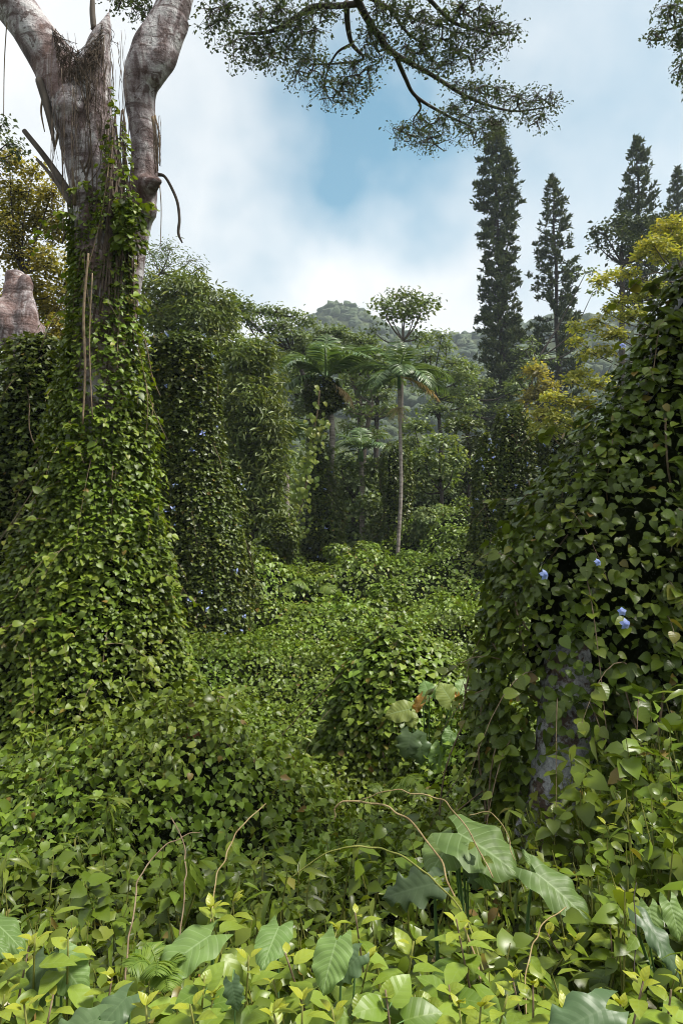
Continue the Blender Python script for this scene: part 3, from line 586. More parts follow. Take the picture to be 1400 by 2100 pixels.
vr = [dict(prof=[(530, 1390, 1560), (570, 1360, 1590), (620, 1318, 1620), (690, 1275, 1650), (780, 1238, 1690), (850, 1200, 1710), (930, 1166, 1720), (1010, 1120, 1720), (1090, 1080, 1720), (1150, 1044, 1720), (1250, 1014, 1720), (1330, 1002, 1720), (1420, 980, 1700), (1500, 972, 1690), (1600, 992, 1680), (1690, 1040, 1640)], Y=Y2, n=13500, size=.066, dfac=.6, layer=.40, lump=.18, lumpf=2.4, strand=.35, nstr=60, arc=118, a=.7, b=.8, jit=.45, seed=2,
           reject=[(1145, 1570, 68, 135, .66), (1150, 1420, 60, 60, .3), (1300, 1560, 110, 140, .35), (1180, 1690, 130, 50, .7)]),
      dict(prof=[(1250, 1200, 1560), (1450, 1180, 1600), (1700, 1200, 1600)], Y=6.0, n=3000, size=.09, dfac=.3, layer=.3, strand=.3, nstr=30, arc=110, seed=3)]
v2, V2Q, V2O = vine_thing('climbing_vine', 'large-leaved dark vine with blue flowers draped over the lichen-patched trunk', Y2, vr, .125, 300, 'vinenear', HEART, stems=46, core=False, stem_len=.7, shoots=90,
    flowers=[(1118, 1178, 1.02, .06), (1227, 1152, .97, .055), (1275, 1254, 1.0, .055), (1283, 1280, 1.0, .06), (1277, 707, .75, .05)])
mb = MB(); core_mesh(mb, shell(**dict(vr[0], n=10))[6], Y2 + .05, .55, .32, zlo=float(P(1150, 1380, 5.2)[2])); core_mesh(mb, shell(**dict(vr[1], n=10))[6], 6.25, .3, .05); part('shade_core', mb, G['gap_shade'], v2, True)  # cores painted near-black as the shade inside the hanging vine

# ------------------------------------------------------------------ other vine towers
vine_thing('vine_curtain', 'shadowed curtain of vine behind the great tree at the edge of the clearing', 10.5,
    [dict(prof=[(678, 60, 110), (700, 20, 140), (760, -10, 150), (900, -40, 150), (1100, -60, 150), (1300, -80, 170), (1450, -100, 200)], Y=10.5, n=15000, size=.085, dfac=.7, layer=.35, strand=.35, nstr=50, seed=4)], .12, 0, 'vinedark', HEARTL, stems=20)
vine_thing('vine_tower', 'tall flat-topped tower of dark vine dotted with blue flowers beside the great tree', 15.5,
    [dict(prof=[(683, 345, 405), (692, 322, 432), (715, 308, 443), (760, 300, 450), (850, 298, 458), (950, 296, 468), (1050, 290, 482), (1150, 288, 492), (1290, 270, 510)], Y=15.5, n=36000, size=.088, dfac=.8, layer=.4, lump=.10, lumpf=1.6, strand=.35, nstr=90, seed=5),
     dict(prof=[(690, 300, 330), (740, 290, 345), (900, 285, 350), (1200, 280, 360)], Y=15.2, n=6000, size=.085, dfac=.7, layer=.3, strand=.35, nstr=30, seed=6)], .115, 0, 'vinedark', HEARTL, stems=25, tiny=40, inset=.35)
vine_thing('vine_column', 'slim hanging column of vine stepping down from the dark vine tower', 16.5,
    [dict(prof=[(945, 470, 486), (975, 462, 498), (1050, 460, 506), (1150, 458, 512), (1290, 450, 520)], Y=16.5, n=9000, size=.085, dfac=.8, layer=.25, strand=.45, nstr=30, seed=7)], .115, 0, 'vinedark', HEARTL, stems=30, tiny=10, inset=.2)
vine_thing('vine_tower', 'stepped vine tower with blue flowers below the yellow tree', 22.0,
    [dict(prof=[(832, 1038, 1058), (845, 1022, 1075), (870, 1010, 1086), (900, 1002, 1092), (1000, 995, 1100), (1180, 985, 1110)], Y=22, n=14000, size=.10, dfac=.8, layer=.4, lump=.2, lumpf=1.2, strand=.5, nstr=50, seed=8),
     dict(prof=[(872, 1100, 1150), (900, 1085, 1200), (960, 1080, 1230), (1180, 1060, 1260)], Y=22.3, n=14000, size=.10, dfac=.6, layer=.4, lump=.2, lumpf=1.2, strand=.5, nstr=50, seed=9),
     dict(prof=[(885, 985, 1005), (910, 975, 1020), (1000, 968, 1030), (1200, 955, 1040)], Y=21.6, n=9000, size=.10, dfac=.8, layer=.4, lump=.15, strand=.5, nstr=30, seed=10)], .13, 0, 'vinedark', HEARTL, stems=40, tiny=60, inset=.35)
vine_thing('vine_mound', 'rounded hump of bright vine in the middle of the clearing', 9.2,
    [dict(prof=[(1262, 795, 832), (1270, 772, 855), (1295, 745, 885), (1345, 715, 915), (1400, 698, 934), (1450, 680, 952), (1550, 640, 985), (1650, 600, 1020)], Y=9.2, n=11000, size=.085, dfac=.85, layer=.3, lump=.11, lumpf=2.8, strand=.3, nstr=40, seed=11, b=1.1)], .115, 300, 'carpet', HEARTM, stems=24)
vine_thing('vine_column', 'vine-wrapped stump just behind the slender palm trunk', 29.0,
    [dict(prof=[(905, 800, 815), (925, 785, 835), (1000, 780, 842), (1120, 775, 846), (1230, 765, 850)], Y=29, n=8500, size=.11, dfac=.8, layer=.35, lump=.12, strand=.5, nstr=30, seed=12)], .14, 0, 'vinedark', HEARTL, stems=20, inset=.25)

# ------------------------------------------------------------------ trees from clumps
def clump_tree(name, label, trunk, clumps, Y, leaf, mat, tpl=OVATEL, cover=1.6, depth=.9, flat=.0, wood='darkwood', tw=5, droop=.0, group=None, sub=10, spread=.5, shellb=.5, cat='tree', upn=.9):
    tr = np.array(trunk, float); tp = P(tr[:, 0], tr[:, 1], Y); b = tp[0].copy(); b[2] = ground(b[0], b[1]) - .1
    root = thing(name, label, cat, b, group)
    wb, fb = MB(), MB()
    s = spline(np.vstack([[*(b), tr[0, 2]], np.column_stack([tp, tr[:, 2]])]), 4); tube(wb, s[:, :3], s[:, 3] * Y / FPX, 9)
    for (cx, cy, rx, ry) in clumps:
        yy = Y + uni(-1, 1) * depth * rx * Y / FPX; c = P(cx, cy, yy); px = Y / FPX
        cand = np.where(s[:, 2] < c[2] - .3 * ry * px)[0]; i = int(cand[np.argmin(np.linalg.norm(s[cand, :3] - c, axis=1))]) if len(cand) else 0
        a0 = s[i, :3]; mid = a0 * .45 + c * .55 + np.array((0, 0, -.12 * np.linalg.norm(c - a0))) + gau(3) * .04 * np.linalg.norm(c - a0)
        r0 = min(s[i, 3], max(2.0, .09 * rx)) * px; tube(wb, spline([a0, mid, c], 5), np.linspace(r0, r0 * .3, 11), 6)
        Rr = np.array((rx, depth * rx, ry)) * px
        n = int(cover * math.pi * rx * ry / ((.075 if tpl is LANCEL else .16) * (leaf / px) ** 2)); ns = max(6, n // sub)
        d = nrm(gau(ns, 3)); 
        if flat: d[:, 2] = np.abs(d[:, 2]) * (1 - flat) + d[:, 2] * .0 + flat * .25 * gau(ns)
        q = c + d * Rr * ((1 - shellb) * R.random((ns, 1)) ** .5 + shellb * uni(.75, 1.08, (ns, 1)))
        for t in q[R.integers(0, ns, tw)]: tube(wb, spline([c + (t - c) * .05, (c + t) / 2 + gau(3) * .1 * Rr[2], t], 2), np.linspace(r0 * .35, r0 * .08, 5), 4, False)
        k = np.repeat(np.arange(ns), sub); m_ = len(k); sr = leaf * (1.0 + spread)
        T = gau(m_, 3) * (1, 1, .5) + (0, 0, -droop); T = nrm(T)
        Q = q[k] + T * sr * uni(.1, 1, (m_, 1)) + gau(m_, 3) * sr * .35
        outd = nrm(d[k] * .5 + (0, 0, 1))
        leaves(fb, Q, outd * upn + gau(m_, 3) * .45, T, leaf * np.clip(np.exp(gau(m_) * .25), .5, 1.6), tpl)
    part('trunk', wb, G[wood], root, True); part('crown', fb, G[mat], root, kind='stuff')
    return root
clump_tree('dense_tree', 'rounded glossy tree rising just above the flat-topped vine tower', [(390, 800, 9), (388, 700, 7), (386, 640, 5)], [(375, 590, 42, 32), (335, 620, 35, 30), (425, 615, 38, 30), (455, 655, 28, 35), (400, 650, 50, 35), (340, 670, 40, 35), (385, 575, 25, 18), (440, 690, 40, 40), (300, 640, 25, 25), (310, 585, 22, 18), (470, 640, 15, 25)], 24, .22, 'mango', LANCEL, 3.0, droop=.7, sub=12, tw=4, shellb=.9)
clump_tree('dense_tree', 'tall lobed tree with drooping leaf tufts beside the vine-clad palm', [(520, 1050, 10), (515, 900, 8), (515, 780, 5)], [(505, 715, 42, 28), (540, 730, 28, 40), (480, 740, 32, 40), (545, 790, 35, 45), (500, 810, 45, 45), (465, 820, 30, 50), (550, 860, 40, 45), (510, 900, 50, 50), (480, 880, 30, 40), (560, 940, 30, 50), (520, 980, 50, 55), (550, 1040, 40, 50), (490, 1000, 30, 60)], 23, .22, 'mango', LANCEL, 2.8, droop=.7, sub=12, tw=3, shellb=.9)
clump_tree('gum_tree', 'thin wispy tree with fine leaves against the white cloud', [(290, 700, 4), (300, 600, 3), (330, 560, 2)], [(310, 520, 30, 20), (350, 510, 30, 16), (390, 535, 28, 14), (345, 545, 40, 16), (300, 560, 25, 18), (410, 550, 16, 10)], 32, .17, 'rain', LANCEL, .55, droop=.5, sub=6, tw=10, spread=.8, wood='wood')
clump_tree('olive_tree', 'sunlit olive-leaved tree filling the gap beside the dead pink stump', [(60, 800, 10), (55, 640, 8), (50, 560, 6)], [(20, 330, 30, 24), (70, 350, 24, 18), (40, 395, 50, 30), (105, 400, 34, 30), (15, 440, 30, 40), (75, 450, 45, 35), (120, 470, 25, 40), (40, 520, 50, 35), (100, 540, 40, 35), (130, 590, 20, 40), (70, 590, 50, 35), (100, 640, 45, 40), (20, 470, 30, 30), (120, 680, 30, 30), (15, 620, 25, 40), (85, 690, 40, 25)], 14, .075, 'olive', OVATEL, 1.9, sub=9, tw=16, spread=1.1, shellb=.2)
clump_tree('slender_tree', 'wisp of dark leafy twigs at the upper left edge', [(-40, 700, 6), (-30, 400, 4), (-20, 300, 3)], [(0, 260, 30, 25), (15, 295, 30, 22), (40, 310, 20, 14), (-10, 340, 30, 20)], 12, .08, 'over', OVATEL, .6, sub=7, tw=12, spread=1.0, shellb=.2)
clump_tree('rain_tree', 'flat-layered tree on the skyline between the rounded tree and the hilltop', [(640, 860, 6), (625, 780, 5), (600, 720, 3)], [(490, 625, 30, 12), (530, 640, 34, 12), (565, 640, 34, 11), (600, 648, 34, 10), (625, 660, 26, 11), (505, 655, 30, 10), (550, 668, 40, 10), (600, 690, 40, 14), (580, 665, 40, 9), (470, 605, 20, 9), (625, 720, 40, 22), (590, 740, 40, 26)], 38, .2, 'rain', OVATEL, 2.0, flat=.6, sub=8, tw=9, droop=.1)
clump_tree('rain_tree', 'broad umbrella-crowned tree under the hilltop behind the palms', [(740, 930, 7), (735, 820, 6), (715, 760, 4)], [(640, 700, 38, 13), (690, 690, 45, 14), (740, 702, 42, 14), (660, 725, 40, 12), (710, 718, 45, 12), (765, 725, 34, 16), (640, 750, 40, 18), (700, 745, 50, 14), (750, 755, 40, 16), (680, 685, 40, 9)], 42, .22, 'rain', OVATEL, 2.2, flat=.6, sub=8, tw=9)
clump_tree('umbrella_tree', 'slim tree with open umbrella crown standing above the slender palm', [(822, 900, 4), (824, 760, 3.2), (826, 700, 2.5)], [(785, 632, 34, 14), (825, 612, 34, 14), (868, 625, 30, 16), (800, 650, 22, 12), (850, 650, 30, 12), (830, 635, 40, 12), (765, 680, 14, 8), (860, 690, 18, 10)], 36, .2, 'rain', OVATEL, 1.7, flat=.25, sub=7, tw=5, spread=1.0, wood='wood')
clump_tree('rain_tree', 'sparse pale-leaved tree between the slender palm and the thick pine', [(905, 940, 5), (900, 860, 4), (890, 780, 3)], [(870, 700, 26, 10), (905, 690, 22, 10), (915, 715, 20, 12), (880, 735, 34, 14), (930, 745, 30, 14), (900, 770, 36, 16), (950, 775, 26, 20), (920, 810, 34, 18), (870, 800, 26, 14), (955, 830, 26, 20), (890, 845, 34, 18), (935, 860, 34, 18)], 44, .2, 'pale', OVATEL, 1.5, flat=.4, sub=7, tw=9, spread=.7)
clump_tree('bare_limbed_tree', 'half-bare tree with forked grey limbs and yellow-green tufts behind the two palms', [(745, 960, 5), (752, 880, 5), (765, 830, 3)], [(715, 780, 26, 14), (760, 800, 26, 12), (700, 830, 26, 14), (745, 850, 26, 14), (790, 840, 18, 12), (720, 880, 30, 16), (770, 890, 26, 14), (680, 800, 20, 14)], 36, .2, 'pale', OVATEL, 1.5, flat=.3, sub=7, tw=10, spread=.7, wood='wood')
for a in (('broadleaf_tree', 'pale leafy tree with rounded tufts below the thick pine', [(905, 1120, 5), (905, 1010, 4)], [(900, 915, 38, 26), (870, 945, 32, 28), (930, 950, 28, 30), (895, 985, 45, 30), (860, 1000, 30, 30)], 30, .22, 'pale', 1.5),
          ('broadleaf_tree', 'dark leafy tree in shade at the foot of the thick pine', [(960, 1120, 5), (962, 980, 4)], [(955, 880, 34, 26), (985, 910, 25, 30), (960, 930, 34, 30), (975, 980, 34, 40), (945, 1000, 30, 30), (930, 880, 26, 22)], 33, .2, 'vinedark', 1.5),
          ('broadleaf_tree', 'grey-green tree tucked between the slender palm and pale leafy tree', [(855, 1120, 5), (852, 980, 4)], [(850, 880, 30, 28), (840, 920, 28, 30), (860, 960, 30, 40), (850, 1030, 36, 40)], 34, .2, 'rain', 1.6),
          ('broadleaf_tree', 'shaded leafy thicket tree between the two palm trunks', [(720, 1150, 5), (725, 1020, 4)], [(700, 960, 34, 26), (745, 970, 34, 28), (720, 1000, 44, 34), (690, 1040, 36, 40), (750, 1050, 40, 46), (720, 1100, 50, 40), (770, 960, 24, 24)], 31, .2, 'rain', 1.5),
          ('brown_tree', 'small brownish-green bushy tree between the two front pines', [(1105, 950, 4), (1105, 860, 3)], [(1100, 770, 22, 26), (1120, 800, 26, 30), (1095, 820, 26, 30), (1110, 860, 34, 30), (1090, 760, 14, 16)], 40, .22, 'olive', 1.4),
          ('broadleaf_tree', 'dark broad-crowned tree against the sky under the two farther pines', [(1275, 760, 6), (1275, 600, 5), (1275, 540, 4)], [(1240, 480, 34, 20), (1275, 465, 40, 28), (1320, 470, 40, 30), (1370, 460, 40, 30), (1225, 505, 28, 12), (1270, 505, 40, 16), (1330, 510, 44, 22), (1250, 520, 30, 8)], 52, .3, 'pine', 1.1),
          ('rain_tree', 'dark twiggy tree with level boughs beside the second pine', [(1060, 930, 5), (1085, 800, 4), (1100, 740, 3)], [(1075, 720, 26, 10), (1110, 740, 30, 10), (1080, 755, 34, 10), (1190, 700, 30, 12), (1200, 560, 26, 10), (1215, 600, 20, 10), (1060, 780, 26, 14), (1090, 700, 20, 8)], 46, .22, 'rain', .7)):
    clump_tree(a[0], a[1], a[2], a[3], a[4], a[5], a[6], OVATEL, a[7], sub=9, tw=6, flat=.25)
for a in (('rain_tree', 'leafy spreading tree below the hilltop just left of the slim umbrella tree', [(770, 980, 6), (772, 860, 5), (775, 800, 3)], [(740, 740, 36, 16), (790, 735, 34, 14), (770, 765, 44, 16), (730, 790, 36, 18), (800, 790, 36, 18), (765, 815, 46, 18), (740, 845, 36, 18), (800, 845, 34, 18)], 47, .24, 'rain', 1.7),
          ('rain_tree', 'leafy spreading tree behind the vine-clad palm', [(640, 980, 6), (642, 880, 5), (645, 820, 3)], [(610, 770, 36, 18), (650, 790, 34, 16), (600, 810, 34, 20), (640, 830, 40, 20), (605, 850, 36, 20), (690, 810, 30, 16), (580, 790, 24, 20)], 46, .24, 'rain', 1.7),
          ('rain_tree', 'leafy spreading tree half hidden by the thick pine', [(960, 990, 6), (958, 880, 5), (955, 820, 3)], [(960, 760, 34, 14), (925, 780, 34, 16), (985, 790, 30, 16), (950, 810, 40, 16), (905, 820, 30, 16), (970, 845, 36, 18), (1060, 800, 30, 18), (1045, 840, 34, 18)], 50, .24, 'rain', 1.6)):
    clump_tree(a[0], a[1], a[2], a[3], a[4], a[5], a[6], OVATEL, a[7], sub=9, tw=6, flat=.45)
clump_tree('yellow_tree', 'tree with tiers of yellow-green foliage above the large-leaved dark vine', [(1480, 1000, 16), (1440, 800, 13), (1400, 640, 9), (1400, 560, 6)],
    [(1375, 470, 34, 26), (1395, 500, 34, 26), (1340, 505, 32, 22), (1365, 530, 34, 16), (1245, 572, 26, 14), (1225, 582, 16, 10), (1292, 562, 22, 12), (1310, 530, 18, 16), (1335, 590, 26, 14), (1318, 610, 24, 18), (1270, 622, 26, 12), (1240, 640, 14, 12), (1182, 672, 20, 11), (1210, 672, 22, 10), (1185, 702, 18, 10), (1228, 660, 14, 8), (1215, 728, 26, 13), (1245, 722, 20, 12), (1190, 770, 28, 16), (1170, 785, 18, 12), (1225, 790, 26, 22), (1130, 815, 22, 14), (1110, 850, 24, 18), (1140, 860, 24, 18), (1105, 880, 18, 14), (1140, 885, 20, 14), (1165, 830, 20, 16), (1195, 830, 26, 24), (1185, 880, 24, 24), (1290, 650, 34, 20), (1260, 690, 30, 20)], 20, .115, 'yellow', OVATEL, 2.0, sub=12, tw=7, flat=.3, spread=.4, wood='wood')

# dead stump behind the curtain
b = P(42, 760, 11.2); root = thing('tree_stump', 'broken pinkish dead stump poking out above the shadowed vine curtain', 'stump', (b[0], b[1], ground(b[0], b[1])))
mb = MB(); g0 = float(ground(b[0], b[1])); rows = [(60, 1600, 44, 11.2), (55, 760, 44, 11.2), (46, 690, 40, 11.2), (38, 640, 34, 11.2), (32, 590, 24, 11.2), (30, 560, 18, 11.2)]; px_tube(mb, rows, 16)
px_tube(mb, [(40, 730, 30, 11.1), (18, 680, 26, 11.0), (5, 640, 20, 11.0), (4, 615, 8, 11.0)], 10); px_tube(mb, [(60, 700, 26, 11.0), (56, 640, 20, 11.0), (54, 590, 13, 11.05), (52, 566, 9, 11.05)], 9)
obj('trunk', fused(mb, .04, 'trunk', G['bark'], .035, 6, root.location), root)

# ------------------------------------------------------------------ pines
def pine(label, top, pyb, Y, prof, dens=1.0, tuft=.46, seed=0):
    t = P(*top, Y); zb = float(ground(t[0], Y)); px = Y / FPX
    xb = P(top[0] + (pyb - top[1]) * .028, pyb, Y)[0]
    root = thing('pine', label, 'tree', (xb, Y, zb - .2), 'columnar pines')
    prof = np.array(prof, float); pz = P(0 * prof[:, 0] + 700, prof[:, 0], Y)[:, 2][::-1]; hw = prof[::-1, 1] * px
    zl = float(P(700, pyb, Y)[2])
    wb, fb = MB(), MB()
    cxz = lambda z: t[0] + (xb - t[0]) * (t[2] - z) / (t[2] - zl)
    zz = np.linspace(zb, t[2], 30); pts = np.stack([cxz(zz) + .08 * np.sin(zz * .7), np.full(30, Y), zz], -1); tube(wb, pts, np.linspace(.42, .04, 30), 8)
    z = max(zb + 1, zl); 
    while z < t[2] - .15:
        h = float(np.interp(z, pz, hw)) * (1 + .10 * math.sin(z * 1.3 + seed) * math.sin(z * .37 + 2 * seed))
        for k in range(int(6 * dens + .5)):
            a = uni(0, 6.283); L = h * uni(.65, 1.12); zz0 = z + uni(-.2, .2)
            d = np.array((math.cos(a), math.sin(a), 0)); p0 = np.array((cxz(zz0), Y, zz0)); p1 = p0 + d * L * .55 + (0, 0, -.08 * L); p2 = p0 + d * L + (0, 0, .12 * L)
            tube(wb, np.array([p0, p1, p2]), [.045, .03, .012], 4, False)
            nt = max(3, int(L / .30)); s = np.sqrt(uni(.06, 1, nt))[:, None]; c = np.where(s < .55, p0 + (p1 - p0) * s / .55, p1 + (p2 - p1) * (s - .55) / .45)
            m_ = 7; C = np.repeat(c, m_, 0) + gau(nt * m_, 3) * .07; n = len(C)
            T = d * .6 + np.array((0, 0, .75)) + gau(n, 3) * .33
            leaves(fb, C, gau(n, 3) + d * .5, T, tuft * uni(.6, 1.15, n), (LANCEL[0] * (1.5, 1, 1), LANCEL[1], LANCEL[2]), np.clip((z - t[2] + 3) / 3, 0, .8) if seed == 1 else 0)
        z += .42
    part('trunk', wb, G['darkwood'], root, True); part('crown', fb, G['pine'], root, kind='stuff')
pine('thick columnar pine with yellowish top touching the overhanging canopy', (1014, 253), 880, 60, [(253, 4), (275, 18), (300, 30), (340, 38), (400, 48), (440, 46), (520, 40), (560, 38), (640, 46), (720, 54), (800, 58), (880, 62)], 1.5, seed=1)
pine('slimmer see-through pine second from the thick one', (1133, 360), 860, 64, [(360, 3), (380, 14), (420, 26), (480, 38), (540, 44), (600, 48), (680, 52), (760, 52), (860, 48)], .62, .5, seed=2)
pine('narrow-topped pine rising behind the dark broad-crowned tree', (1304, 281), 620, 66, [(281, 3), (300, 12), (340, 24), (400, 36), (460, 44), (540, 50), (620, 50)], .75, .5, seed=3)
pine('farthest pine cut by the right edge of the picture', (1387, 345), 620, 80, [(345, 2), (370, 12), (410, 22), (480, 34), (620, 45)], .8, .5, seed=4)

# ------------------------------------------------------------------ palms
def frond(root, p0, az, el, L, bend, dead=0, nl=34, wid=.30, twist=0):
    mb = MB(); d = np.array((math.cos(az), math.sin(az), 0)); n = 16; s = np.linspace(0, 1, n)
    ang = el - bend * s ** 1.3; st = L / (n - 1); p = np.vstack([[0, 0, 0], np.cumsum(np.stack([np.cos(ang[1:]) * d[0], np.cos(ang[1:]) * d[1], np.sin(ang[1:])], -1) * st, 0)]) + p0
    tube(mb, p, np.linspace(.030, .006, n) * L / 1.8, 5, attr=dead)
    sl = np.linspace(.12, .99, nl); c = np.stack([np.interp(sl, s, p[:, i]) for i in range(3)], -1); aa = np.interp(sl, s, ang)
    tg = np.stack([np.cos(aa) * d[0], np.cos(aa) * d[1], np.sin(aa)], -1); side = np.array((-d[1], d[0], 0)); up = np.cross(tg, np.broadcast_to(side, tg.shape)) * -1
    up = np.where(up[:, 2:] < 0, -up, up)
    ll = L * wid * np.sin(np.clip(sl * 1.02, 0, 1) * math.pi * .86 + .35)
    for sg in (-1, 1):
        T = side * sg * .85 + tg * .55 + up * .12 + np.array((0, 0, -.30)) + gau(nl, 3) * .06
        leaves(mb, c, up + side * sg * -.25 + gau(nl, 3) * .1, T, ll, (LANCE[0] * (.55, 1, 1), LANCE[1], LANCE[2]), dead)
    return part('frond', mb, G['palm'], root, label='dead tan frond' if dead > .5 else None)
def palm(label, trunk, Y, fr, rpx, L, shaft=1.0, wood='palmtrunk', spray=None, name='palm', extra_dead=()):
    t = np.array(trunk, float); pts = P(t[:, 0], t[:, 1], Y); b = pts[0].copy(); b[2] = min(ground(b[0], b[1]), b[2]) - .05
    root = thing(name, label, 'palm tree', b); mb = MB(); s = spline(np.vstack([b, pts]), 8); n = len(s)
    r = np.linspace(rpx * 1.25, rpx * .9, n) * Y / FPX; r = r * (1 + .06 * np.sin(np.arange(n) * 2.3)); tube(mb, s, r, 9); part('trunk', mb, G[wood], root, True)
    top = s[-1]; mb = MB(); tube(mb, np.array([top - (0, 0, .05), top + (0, 0, .3 * shaft), top + (0, 0, .75 * shaft)]), np.array([1.15, 1.1, .4]) * rpx * Y / FPX, 9); part('crownshaft', mb, G['petiole'], root, True)
    for az, el, bend, ls, dead in fr: frond(root, top + np.array((0, 0, .45 * shaft)), rad(az), rad(el), L * ls, rad(bend), dead)
    if spray is not None:
        mb = MB(); c = P(*spray, Y - .1)
        for k in range(60):
            d = nrm(gau(3)) * (1, 1, .8); tube(mb, spline([c + (0, 0, .25), c + d * .25 + (0, 0, .1), c + d * .5 + (0, 0, -.12)], 2), [.012, .01, .008, .006, .004], 3)
        part('flower_spray', mb, G['flowerhead'], root, True)
    return root
palm('slender palm with a bare thin trunk and full green crown', [(811, 1215), (816, 1120), (822, 1000), (820, 880), (818, 795)], 26, [(180, 35, 75, 1.0, 0), (172, 10, 80, .95, 0), (0, 30, 80, 1.05, 0), (8, 8, 60, 1.0, 0), (-90, 30, 100, .9, 0), (-130, 15, 90, .9, 0), (-50, 15, 90, .95, 0), (90, 40, 80, 1, 0), (135, 50, 70, .95, 0), (45, 50, 75, .95, 0), (200, -15, 50, .75, 0), (-10, -18, 35, .85, 1.0), (100, 86, 10, .75, 0), (20, 68, 50, .9, 0), (160, 68, 50, .9, 0), (-80, 60, 80, .8, 0)], 3.6, 2.3, spray=(816, 850))
palm('vine-clad palm with pale bare trunk patch and shaggy crown', [(672, 1180), (676, 1000), (681, 880), (668, 800)], 27, [(180, 50, 90, 1, 0), (150, 62, 80, 1, 0), (0, 60, 80, 1.1, 0), (20, 45, 80, 1.1, 0), (-90, 65, 110, 1.0, 0), (-40, 50, 90, 1.0, 0), (-140, 45, 110, 1.0, 0), (90, 80, 40, 1, 0), (100, 60, 70, 1, 0), (200, 0, 70, 1.0, 0), (215, 10, 85, 1.0, 0), (-20, -30, 40, .7, 1.0), (60, 70, 60, 1.1, 0)], 6.0, 2.7)
palm('low feathery palm in the shade left of the vine-clad palm', [(588, 1010), (586, 960), (585, 930)], 30, [(200, 70, 60, 1, 0), (170, 40, 80, 1, 0), (150, 60, 80, 1, 0), (-10, 60, 80, 1, 0), (20, 45, 90, 1, 0), (-90, 60, 90, .9, 0), (-120, 70, 70, 1, 0), (-50, 65, 80, 1, 0), (90, 75, 60, 1, 0)], 5, 1.9)
palm('low spreading palm between the two tall palms', [(742, 1010), (741, 970), (740, 945)], 30.5, [(180, 35, 80, 1, 0), (165, 60, 80, 1, 0), (0, 35, 90, 1, 0), (15, 60, 80, 1, 0), (-90, 50, 100, .9, 0), (-130, 40, 90, 1, 0), (-50, 35, 90, 1, 0), (90, 75, 60, 1, 0), (200, 5, 60, .8, 0)], 5, 1.9)
vine_thing('climbing_vine', 'vine sheathing the trunk and crown base of the vine-clad palm', 27,
    [dict(prof=[(775, 640, 700), (800, 618, 715), (835, 620, 715), (860, 632, 668), (900, 630, 672), (1000, 618, 690), (1100, 605, 705), (1200, 590, 720)], Y=26.9, n=12000, size=.115, dfac=.7, layer=.4, lump=.3, lumpf=1.9, strand=.4, nstr=30, seed=14, reject=[(683, 880, 14, 36, .95)])], .14, 0, 'vinedark', HEARTL, stems=24, tiny=14, inset=.3)
# big-leaved climber on that palm
root = thing('climbing_plant', 'yellow-green big-leaved climber hanging down the side of the vine-clad palm', 'plant', P(640, 1040, 25.9)); me = [MB().add(t[0], t[1], np.column_stack([t[2], 0 * t[2][:, 0]])).mesh('leaf', G['poth']) for t in (HEART, HEART2)]
mb = MB(); sp_ = spline(P(np.array([655, 650, 640, 632, 625, 612]), np.array([800, 850, 900, 960, 1010, 1060]), 25.9), 6); tube(mb, sp_, .04, 6); part('stem', mb, G['stem'], root, True)
for k in range(230):
    py = uni(850, 1100) if k > 8 else uni(780, 850); px = np.interp(py, [800, 850, 920, 1000, 1100], [655, 655, 638, 618, 610]) + gau() * 13
    leaf_obj(me[k % 2], root, P(px, py, 25.85 - .3 * R.random()), np.array((gau() * .3, -.9, .6)), np.array((gau() * .6, -.2, -.8)), uni(.13, .24) * (1 if py < 1040 else .7))

# ------------------------------------------------------------------ vine carpet on the valley floor (one mass)
def cano(x, y): 
    q = np.stack([x, y, 0 * x], -1)
    m = 0
    for (cx, cy, rx, ry, h) in ((.2, 7.3, .9, 1.3, -.38), (-.4, 9.2, .9, 1.2, -.2), (-1.25, 6.7, 1.0, .9, .7), (2.6, 10.5, 1.3, 1.2, .6), (-1.6, 9.8, 1.0, .8, .35), (.9, 14.6, 1.2, .9, .45), (-2.6, 6.2, 1.6, 1.2, .55), (1.9, 8.2, 1.2, 1.5, .8), (-2.2, 12.5, 2.0, 1.0, .5), (.3, 12.8, 1.0, .8, .3), (-.5, 17, 1.6, 1.2, .8), (2.4, 16.5, 2.2, 1.5, .7), (.2, 20.5, 1.4, 1.2, 1.3), (-2.6, 19, 1.5, 1.5, 1.5), (3.8, 21, 2.5, 1.8, 1.6), (1.6, 23.5, 1.6, 1.2, 1.0), (4.6, 26, 2.4, 2, 2.2), (3.2, 28.5, 2.0, 1.6, 2.2), (-2.4, 25, 2.5, 2, 2.0), (-.6, 27.5, 1.6, 1.5, 1.2), (6.5, 24, 2.5, 3, 2.2), (.6, 31, 3, 2, 1.6)):
        m = m + h * np.exp(-((x - cx) / rx) ** 2 - ((y - cy) / ry) ** 2)
    w_ = np.clip((y - 29) / 6, 0, 1); m = m + w_ * w_ * (3 - 2 * w_) * (3.6 + 1.3 * wob(q, .5, 44) + .8 * wob(q, 1.3, 45))
    lum = np.clip(y / 12, .5, 2.0)
    return np.maximum(ground(x, y) + .22, ground(x, y) + .45 + m + lum * (.21 * wob(q, 2.1, 41) + .11 * wob(q, 4.6, 42) + .24 * wob(q, .9, 43)))
